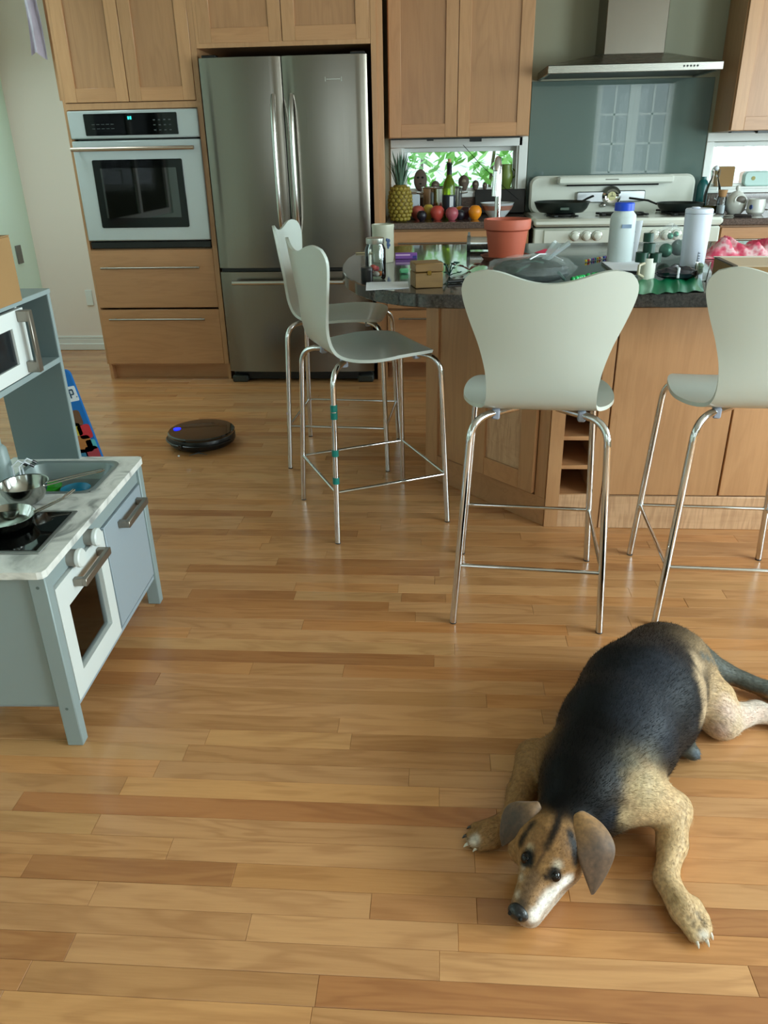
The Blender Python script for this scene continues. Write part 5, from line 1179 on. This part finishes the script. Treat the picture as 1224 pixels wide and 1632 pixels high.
# mug of green tape rolls
p, k = isl_at(1029, 447); t = Thing('white_mug', 'white mug holding dark green floral tape rolls', 'mug', tuple(p)); rM = 12.5/k; hM = float(atY(1029, 411, p[1])[2])-ZI
t.part('vessel', MB().lathe([(.0001, 0), (rM*.95, 0), (rM, .004), (rM, hM), (rM*.92, hM), (rM*.91, .006), (.0001, .006)], 32), pm('mug_white', '#d8d8cc', .25, coat=.3))
t.part('handle', MB().tube([(-rM*.6, -rM*.75, hM*.8), (-rM*1.3, -rM*1.2, hM*.72), (-rM*1.35, -rM*1.25, hM*.35), (-rM*.6, -rM*.75, hM*.2)], .005, 8), pm('mug_handle_cream', '#b7ae94', .3))
GT = pm('floral_tape', '#0e3a2c', .4)
for i, (x, y, z, r, hgt, lb) in enumerate(((-.022, -.004, .0, .020, .030, 'lowest dark green tape roll at the mug edge by the bottle'), (.020, -.008, .0, .018, .028, 'dark green tape roll at the mug edge by the clear bag'), (.0, .006, .026, .019, .030, 'dark green tape roll stacked mid-height above the mug'), (-.004, .012, .060, .016, .026, 'topmost dark green tape roll above the mug'))):
    tt = Thing('tape_roll', lb, 'tape', (p[0]+x, p[1]+y, ZI+hM-.012+z), R(20*i), 'tape rolls in the mug'); tt.part('roll', MB().lathe([(r*.45, 0), (r, 0), (r, hgt), (r*.45, hgt), (r*.45, 0)], 20, caps=False), GT); tt.part('core', MB().lathe([(r*.36, .001), (r*.44, .001), (r*.44, hgt-.001), (r*.36, hgt-.001), (r*.36, .001)], 14, caps=False), M['black_pl'])
# clear bag with green balls
p, k = isl_at(1066, 414); t = Thing('clear_bag', 'puffy clear plastic bag with green foil behind the mug', 'bag', tuple(p)); t.part('film', lump(noisy(.078, .05, .060, .06, 21)), M['film'])
for i, (x, y, z, r, c) in enumerate(((-.02, -.012, .036, .026, '#155a42'), (.03, .0, .044, .030, '#0f4434'), (-.005, .004, .086, .012, '#4f8f78'), (.015, .002, .092, .010, '#2f7f62'))): t.part('foil_ball', MB().sphere((x, y, z), r, 12, 9), pm('foil_%d' % i, c, .3, .3))
# tumbler
p, k = isl_at(1102, 424); t = Thing('tumbler', 'tall white insulated tumbler with lid', 'tumbler', tuple(p)); hT = float(atY(1106, 331, p[1])[2])-ZI; rT = 20.5/k; WT = pm('tumbler_white', '#d2d8e6', .35)
t.part('vessel', MB().lathe([(.0001, 0), (rT*.86, 0), (rT*.89, .005), (rT, hT*.90)], 36), WT); t.part('lid', MB().lathe([(rT, hT*.905), (rT*1.01, hT*.91), (rT*1.01, hT*.965), (rT*.95, hT*.985), (.0001, hT*.985)], 36), WT); t.part('lid_tab', MB().box(-.026, .0, -.012, .012, hT*.985, hT*1.012, .004), WT)
mb = MB()
for i in range(4): z = hT*(.10+i*.045); mb.box(.004, .011, -rT*.935, -rT*.90, z, z+.0045).box(.004, .0055, -rT*.935, -rT*.90, z, z+.008)
t.part('logo_print', mb, M['grey_pl'])
# dark wrapped bundle, clear cup, green sheet
p, k = isl_at(1078, 446); t = Thing('dark_bundle', 'bundle of navy and black fabric in film in front of the tumbler', 'bundle', tuple(p)); t.part('fabric', lump(noisy(.066, .04, .020, .09, 31)), pm('navy_black', '#181c28', .3, var=.5, vscale=25, coat=.5)); t.part('band', MB().tube([(-.01, -.046, .012), (-.005, -.03, .040), (.0, .03, .040)], .004, 6), M['paper'])
p, k = isl_at(1117, 447); t = Thing('plastic_cup', 'crumpled clear plastic cup beside the dark bundle', 'cup', tuple(p)); t.part('wall', MB().grid(lambda u, v: ((.018+.007*v+.002*math.sin(u*25))*math.cos(u*6.283), (.018+.007*v+.002*math.sin(u*31))*math.sin(u*6.283), .0008+.055*v), 32, 6, True), M['plastic']); t.part('bottom', MB().cyl((0, 0, 0), (0, 0, .002), .017, n=20), M['plastic'])
p, k = isl_at(1100, 424); 
single('olive_knob', MB().lathe([(.0001, 0), (.013, 0), (.016, .01), (.010, .018), (.0001, .02)], 18), pm('olive', '#75866a', .5), 'small olive green cap next to the tumbler', 'cap', tuple(isl_at(1114, 428)[0]))
q = [atZ(*a, ZI) for a in ((1008, 472), (1122, 466), (1116, 446), (1016, 449))]
def gs(u, v):
    a = np.array(q[0])*(1-u)+np.array(q[1])*u; b = np.array(q[3])*(1-u)+np.array(q[2])*u; r_ = a*(1-v)+b*v
    return (r_[0], r_[1], ZI+.003+.006*abs(math.sin(u*9+v*3))*(.4+.6*v)+.002*math.sin(u*31))
mg, nt, b = mat_new('green_foil'); b.inputs['Base Color'].default_value = lin('#0f8a5c'); b.inputs['Roughness'].default_value = .28; b.inputs['Metallic'].default_value = .35
single('green_foil_sheet', MB().grid(gs, 30, 8), mg, 'emerald green foil sheet at the near edge of the island', 'foil')
# cardboard tray with pink cloth
q = [atZ(*a, ZI+.058) for a in ((1192, 446), (1134, 410))]
t = Thing('cardboard_tray', 'white rimmed cardboard tray on the island at the picture edge', 'tray', (float(q[1][0]), float(q[1][1])-.18, ZI+.0006), R(-3))
t.part('base', MB().box(0, .42, -.04, .18, 0, .004), M['card']); 
for (a, b, c, d) in ((0, .42, -.04, -.036), (0, .42, .176, .18), (0, .004, -.036, .176), (.416, .42, -.036, .176)): t.part('side', MB().box(a, b, c, d, .004, .055), M['card'], smooth=False)
t.part('rim', MB().box(-.003, .423, .165, .183, .0555, .0605, .001), pm('card_white', '#e4e0d4', .6)); t.part('rim', MB().box(-.003, .012, -.043, .165, .0555, .0605, .001), pm_cache('card_dark_edge', '#4a4034')); t.part('lid_flap', MB().box(.012, .42, -.04, .164, .0555, .0585), pm_cache('card_pale', '#c2ad92', rough=.7))
p = atZ(1160, 412, ZI); t = Thing('pink_cloth', 'crumpled pink and white patterned cloth behind the cardboard tray', 'cloth', (p[0]+.06, p[1]+.04, ZI+.0006))
def clf(u, v):
    x = -.16+u*.36; y = -.06+v*.13; e = min(1, 5*min(u, 1-u))*min(1, 4*min(v, 1-v)); z = .066*e*(.72+.28*math.sin(u*17+v*4)*math.cos(v*7+u*5))+.012*math.sin(u*41+v*13)*e
    return (x, y, max(.0008, z))
mc, nt, b = mat_new('pink_print'); tc = nd(nt, 'ShaderNodeTexCoord'); n = nd(nt, 'ShaderNodeTexNoise'); n.inputs['Scale'].default_value = 24; nt.links.new(tc.outputs['Object'], n.inputs['Vector']); r = ramp(nt, [(.40, '#d34262'), (.5, '#e08090'), (.58, '#e9c3c6'), (.7, '#d8506c')]); nt.links.new(n.outputs['Fac'], r.inputs[0]); nt.links.new(r.outputs[0], b.inputs['Base Color']); b.inputs['Roughness'].default_value = .8
t.part('fabric', MB().grid(clf, 48, 18), mc, angle=80)
# ================================================================== THINGS ON THE BACK COUNTER
def at_c(u, v, y): return atY(u, v, y)
def cnt(u, y, z=ZK): # x on the counter for a pixel column at that depth
    q = atY(u, 340, y); return (float(q[0]), y, z+.0006)
KC = 246.0
# pineapple
P_ = cnt(638, 4.885); t = Thing('pineapple', 'ripe pineapple with tall leaf crown at the counter end', 'pineapple', P_)
t.part('fruit', MB().lathe([(.0001, 0), (.04, .002), (.058, .03), (.068, .08), (.066, .13), (.055, .175), (.035, .20), (.0001, .205)], 26), pm('pineapple_skin', '#6d5b1c', .6, var=.3, vscale=30))
for j in range(9):
    z = .016+j*.0205; rr = cat_tab([(0, .045), (.03, .058), (.08, .068), (.13, .066), (.175, .055), (.20, .036)], z)
    for i in range(13):
        a = 6.283*(i+.5*(j % 2))/13; t.part('eye', MB().sphere((0, 0, 0), (.0075, .013, .011), 8, 6).xf(Matrix.Translation((rr*math.cos(a), rr*math.sin(a), z)) @ Matrix.Rotation(a, 4, 'Z')), pm_cache('pineapple_eye', '#8a782a', rough=.5))
PL = pm('pineapple_leaf', '#4f6a58', .5, var=.2)
for i in range(34):
    a = i*2.4; q = i/33; ln = .06+.13*(1-abs(q-.6)); sp2 = .62*(1-q)+.10
    o = Vector((math.cos(a), math.sin(a), 0)); p0 = Vector((0, 0, .195+.03*q))+o*.022*(1-q*.5); p1 = p0+o*ln*.35*sp2+Vector((0, 0, ln*.55)); p2 = p1+o*ln*.42*sp2+Vector((0, 0, ln*.42*(1-.35*sp2))); w = Vector((-o.y, o.x, 0))*.0085
    t.part('leaf', MB().add([p0-w, p0+w, p1+w*.8, p1-w*.8, p2, p0+o*.004, p1+o*.004], [(0, 5, 6, 3), (5, 1, 2, 6), (3, 6, 4), (6, 2, 4)]), PL, smooth=False, fix=False)
# pale paper bag
single('paper_bag', MB().box(-.04, .045, -.02, .02, 0, .14, .006).xf(Matrix.Rotation(R(8), 4, 'Z')), pm('pale_blue_paper', '#b4bec6', .7), 'pale blue white paper packet between pineapple and stock pot', 'packet', cnt(657, 5.06))
# stock pot
t = Thing('stock_pot', 'stainless steel stock pot behind the wine bottle', 'pot', cnt(704, 5.235)); t.part('vessel', MB().lathe([(.0001, 0), (.120, 0), (.126, .006), (.126, .165), (.130, .168), (.122, .168), (.121, .01), (.0001, .008)], 40), pm('pot_steel', '#b5b3ac', .12, 1))
for s in (-1, 1): t.part('handle', MB().tube([(s*.122, -.03, .135), (s*.155, -.024, .140), (s*.158, .024, .140), (s*.122, .03, .135)], .005, 8), M['steel_lt'])
t.part('lid_edge', MB().tube([(.126*math.cos(a), .126*math.sin(a), .169) for a in np.linspace(0, 6.283, 36, endpoint=False)], .003, 6, closed=True), M['steel_lt'])
# wine bottle
t = Thing('wine_bottle', 'green glass wine bottle with cork behind the fruit', 'bottle', cnt(715, 5.035)); GB = pm('green_bottle', '#6f8f12', .06, trans=.55, ior=1.3, coat=.3)
t.part('glass', MB().lathe([(.0001, 0), (.034, 0), (.037, .006), (.037, .175), (.033, .205), (.018, .232), (.0145, .25), (.0145, .30), (.016, .302), (.016, .312), (.0145, .314)], 30), GB); t.part('foil', MB().lathe([(.0152, .235), (.0152, .299), (.0165, .301), (.0165, .312)], 24, caps=False), M['black_pl']); t.part('label', MB().lathe([(.0376, .04), (.0376, .135)], 30, caps=False), pm('wine_label_dark', '#1e2430', .5)); t.part('cork', MB().cyl((0, 0, .312), (0, 0, .332), .010, n=14), pm('cork', '#b08c68', .8))
t.part('label_white', MB().box(.004, .026, -.0382, -.030, .05, .128, .001), M['paper'])
# fruit
def fruit(u, v, y, r, c, lb, nm='peach', cat='fruit', sz=1.0, c2=None):
    q = atY(u, v, y); t = Thing(nm, lb, cat, (float(q[0]), y, ZK+.0006), 0, 'fruit along the counter edge')
    m_ = pm('%s_%s' % (nm, c[1:]), c, .4, var=.25, vscale=14); t.part('flesh', MB().lathe([(.0001, r*.06*sz), (r*.45, .0), (r*.85, r*.45*sz), (r, r*.95*sz), (r*.9, r*1.45*sz), (r*.55, r*1.82*sz), (r*.2, r*1.88*sz), (.0001, r*1.78*sz)], 22), m_); t.part('stem', MB().cyl((0, 0, r*1.76*sz), (.003, 0, r*2.05*sz), .0018, n=6), pm_cache('fruit_stem', '#4a3420'))
fruit(666, 343, 5.00, .042, '#b0564a', 'red peach lying closest to the pineapple'); fruit(672, 349, 4.91, .030, '#1d1822', 'dark plum in front of the red peach', 'plum'); fruit(682.5, 346, 5.02, .036, '#b59b3e', 'yellow pear between plum and red apple', 'pear', sz=1.25)
fruit(697, 344, 4.95, .043, '#b8463a', 'large red apple left of the wine bottle', 'apple'); fruit(720, 347, 4.92, .039, '#a8525c', 'dusky pink peach in front of the wine bottle'); fruit(733, 348, 4.96, .029, '#1c1720', 'dark plum beside the dusky pink peach', 'plum'); fruit(733, 340, 5.08, .036, '#e08a1c', 'orange half hidden behind the dusky pink peach', 'orange'); fruit(742, 343, 5.04, .036, '#4a2730', 'purple plum between the two oranges', 'plum'); fruit(757, 343, 4.96, .040, '#e0881a', 'orange at the end of the fruit row by the bowl', 'orange', sz=1.05)
# bowl, black tray
t = Thing('ceramic_bowl', 'white patterned bowl beside the orange', 'bowl', cnt(792, 5.02)); t.part('vessel', MB().lathe([(.0001, 0), (.045, 0), (.05, .012), (.075, .04), (.098, .085), (.102, .088), (.096, .088), (.07, .042), (.04, .016), (.0001, .014)], 36), pm('bowl_white', '#c9cdd0', .25)); t.part('pattern_band', MB().lathe([(.0835, .048), (.0965, .074)], 36, caps=False), pm('bowl_pattern', '#9a6a5a', .4, var=.6, vscale=30))
single('serving_tray', MB().box(-.16, .16, -.008, .008, 0, .145, .004).xf(Matrix.Rotation(R(-10), 4, 'X')), M['black_pl'], 'black tray leaning on the granite upstand', 'tray', cnt(796, 5.375)[:2]+(ZK+.003,))
# window sill ornaments
ZS = 1.0825
def sil(u): return (float(atY(u, 290, 5.47)[0]), 5.47, ZS)
STN = pm('stone_brown', '#5a4a40', .7, var=.4, vscale=40); 
t = Thing('stone_mask', 'oval carved stone mask on the window sill', 'ornament', sil(670)); t.part('face', MB().sphere((0, 0, .066), (.043, .02, .066), 22, 14), STN)
for s in (-1, 1): t.part('eye_hole', MB().sphere((s*.014, -.018, .083), (.009, .004, .007), 10, 8), M['dark'])
t.part('mouth', MB().sphere((0, -.018, .045), (.01, .004, .004), 10, 6), M['dark'])
def urn(u, h, r, lb, mat=STN):
    t = Thing('carved_ornament', lb, 'ornament', sil(u)); t.part('figure', MB().lathe([(.0001, 0), (r*.45, 0), (r*.6, h*.1), (r, h*.5), (r*.9, h*.75), (r*.5, h*.93), (.0001, h)], 20), mat); t.part('marking', MB().sphere((0, -r*.86, h*.6), (r*.4, r*.12, h*.14), 10, 8), pm_cache('stone_pale', '#8a7d6c', rough=.7))
urn(694, .062, .028, 'small heart shaped brown ornament beside the stone mask'); urn(739, .094, .036, 'speckled owl shaped ornament right of the wine bottle'); urn(758, .062, .023, 'small dark ornament between the owl and the faucet'); urn(773, .048, .016, 'tiny ornament half hidden by the faucet spout')
t = Thing('green_vase', 'olive green pottery vase at the end of the sill', 'vase', sil(806)); t.part('vessel', MB().lathe([(.0001, 0), (.025, 0), (.030, .01), (.043, .06), (.046, .09), (.036, .12), (.036, .148), (.040, .152), (.034, .152), (.031, .12), (.04, .088), (.024, .012), (.0001, .01)], 28), pm('vase_glaze', '#6c8038', .35, var=.25, vscale=20)); t.part('handle', MB().tube([(.040, 0, .125), (.058, 0, .11), (.056, 0, .08), (.043, 0, .07)], .005, 8), pm_cache('vase_glaze2', '#6c8038'))
# lamp cord
a = atY(738, 231, 5.14); b = atY(826, 318, 5.33)
single('lamp_cord', MB().tube([tuple(a), tuple(a*.7+b*.3+np.array([0, 0, -.012])), tuple(a*.35+b*.65+np.array([0, 0, -.012])), tuple(b)], .0018, 6), M['black_pl'], 'thin dark cord hanging from the under-cabinet light', 'cord')
# right hand sill and counter
single('tan_card_box', MB().box(-.052, .052, -.03, .03, 0, .115, .002), M['card'], 'tan card box standing on the sill beyond the range', 'box', (float(atY(1154, 280, 5.47)[0]), 5.47, ZS))
t = Thing('sill_radio', 'pale mint rounded box on the sill at the picture edge', 'box', (float(atY(1206, 285, 5.47)[0]), 5.47, ZS)); t.part('case', MB().prism(rrect(-.085, .085, 0, .085, .025, 5), 0, .05, .006).xf(swap_yz(.025)), pm('mint_plastic_box', '#b9d6cf', .4)); t.part('dial', MB().cyl((-.03, -.027, .045), (-.03, -.02, .045), .012, n=14), pm_cache('dial_brass', '#a59a58'))
single('teal_bottle', MB().lathe([(.0001, 0), (.030, 0), (.033, .01), (.033, .15), (.024, .175), (.014, .185), (.014, .20), (.0001, .20)], 24), pm('teal_glass', '#1d5a5a', .2), 'dark teal bottle standing between range and glass bottle', 'bottle', cnt(1114, 5.36)[:3])
t = Thing('swing_top_bottle', 'clear swing-top glass bottle of oil beside the range', 'bottle', cnt(1131, 5.18)); t.part('glass', MB().lathe([(.0001, 0), (.044, 0), (.050, .008), (.050, .10), (.040, .15), (.020, .20), (.017, .225), (.020, .23), (.020, .24)], 28), M['plastic']); t.part('oil', MB().lathe([(.0001, .004), (.046, .004), (.046, .045), (.0001, .045)], 24), pm('oil_amber', '#7a6a1c', .1, trans=.4)); t.part('stopper', MB().sphere((0, 0, .252), (.016, .016, .014), 14, 10), M['paper']); t.part('wire_bail', MB().tube([(-.024, 0, .20), (-.026, 0, .24), (0, 0, .268), (.026, 0, .24), (.024, 0, .20)], .0022, 6), M['steel_lt'])
t = Thing('corked_jar', 'slim glass jar with a wide cork beside the swing-top bottle', 'jar', cnt(1147, 5.10)); t.part('glass', MB().lathe([(.0001, 0), (.024, 0), (.026, .006), (.026, .09), (.022, .10)], 22), M['plastic']); t.part('cork', MB().lathe([(.0001, .096), (.020, .096), (.027, .135), (.0001, .135)], 20), pm('cork2', '#a87e54', .8)); t.part('contents', MB().lathe([(.0001, .004), (.023, .004), (.023, .05), (.0001, .05)], 18), M['paper'])
t = Thing('salt_pig', 'white ceramic salt pig with round opening', 'salt pig', cnt(1170, 5.13)); CW = pm('ceramic_white', '#d3d4cd', .25, coat=.3)
t.part('vessel', MB().lathe([(.0001, 0), (.040, 0), (.055, .02), (.062, .055), (.055, .09), (.032, .118), (.014, .128), (.0001, .13)], 30), CW); t.part('opening', MB().sphere((.008, -.047, .075), (.032, .014, .026), 20, 12), pm_cache('salt_dark', '#5f5850')); t.part('opening_rim', MB().tube([(.008+.034*math.cos(a), -.053+.012*abs(math.sin(a))*.6, .075+.029*math.sin(a)) for a in np.linspace(0, 6.283, 26, endpoint=False)], .0045, 8, closed=True), CW); t.part('knob', MB().sphere((0, 0, .142), (.014, .014, .016), 14, 10), CW)
def mug2(u, y, lb):
    t = Thing('ceramic_cup', lb, 'cup', cnt(u, y), R(-75)); t.part('vessel', MB().lathe([(.0001, 0), (.038, 0), (.050, .012), (.052, .05), (.046, .085), (.043, .085), (.047, .05), (.036, .01), (.0001, .008)], 28), CW); t.part('emblem', MB().cyl((.022, -.0465, .042), (.022, -.051, .042), .013, n=18), pm_cache('emblem_blue', '#2c4a8a')); t.part('handle', MB().tube([(-.048, 0, .068), (-.072, 0, .06), (-.07, 0, .03), (-.049, 0, .024)], .0055, 8), CW)
mug2(1203, 5.05, 'white cup with blue round emblem beside the salt pig'); mug2(1240, 5.02, 'white cup cut by the picture edge beyond the salt pig')
t = Thing('kitchen_knife', 'dark handled knife lying on the counter before the salt pig', 'knife', cnt(1170, 4.90), R(-28)); t.part('handle', MB().box(.0, .10, -.011, .011, 0, .016, .005), pm_cache('knife_handle', '#3a3433')); t.part('blade', MB().add([(0, -.002, .004), (0, .016, .004), (-.14, -.002, .004), (0, -.002, .007), (0, .016, .007), (-.14, -.002, .007)], [(0, 1, 2), (3, 5, 4), (0, 3, 4, 1), (1, 4, 5, 2), (2, 5, 3, 0)]), M['steel_lt'])
# pans on the range
PAN = pm('nonstick_dark', '#1b2320', .35)
def pan(x, y, r, h, ha, lb, hl=.17, rise=.05):
    t = Thing('frying_pan', lb, 'frying pan', (x, y, .9755)); t.part('body', MB().lathe([(.0001, 0), (r*.78, 0), (r*.9, h*.35), (r, h), (r*.985, h), (r*.88, h*.36), (r*.76, .004), (.0001, .004)], 40), PAN)
    d = Vector((math.cos(ha), math.sin(ha), 0)); t.part('handle', MB().tube([tuple(d*r*.97+Vector((0, 0, h*.8))), tuple(d*(r+.05)+Vector((0, 0, h*.8+rise*.6))), tuple(d*(r+hl)+Vector((0, 0, h*.8+rise)))], [.009, .010, .011], 10, flat=.6), M['black_pl']); return t
t = pan(.735, 5.02, .165, .058, R(38), 'deep dark frying pan on the range burner by the fruit counter', .10, .03); t.part('sticker', MB().box(-.03, .02, -.163, -.150, .02, .034, .001), pm_cache('pan_sticker', '#4a5a50'))
pan(1.43, 5.03, .135, .042, R(172), 'shallow dark skillet on the range burner behind the tumbler', .16, .035)
t = Thing('spoon_rest', 'pale spoon rest on the range corner', 'spoon rest', (1.53, 4.83, .9558)); t.part('dish', MB().lathe([(.0001, 0), (.03, 0), (.045, .012), (.043, .013), (.028, .003), (.0001, .003)], 24, sx=1.1), CW); t.part('tail', MB().box(-.09, -.04, -.008, .008, .004, .009, .002), CW)
# soft hanging thing beside the tall cabinet
t = Thing('hanging_cloth', 'pale mauve cloth hanging beside the top of the oven cabinet', 'cloth', (-2.225, 4.84, 1.84))
t.part('fabric', MB().grid(lambda u, v: (-.04+.085*u+.008*math.sin(v*5), .02*math.sin(u*9+v*3)-.02, .56*v+.02*math.sin(u*5)), 14, 12), pm('mauve_cloth', '#a99da8', .8, var=.3, vscale=12)); t.part('hook', MB().cyl((0, 0, .55), (.04, .03, .58), .004, n=8), M['steel_lt'])
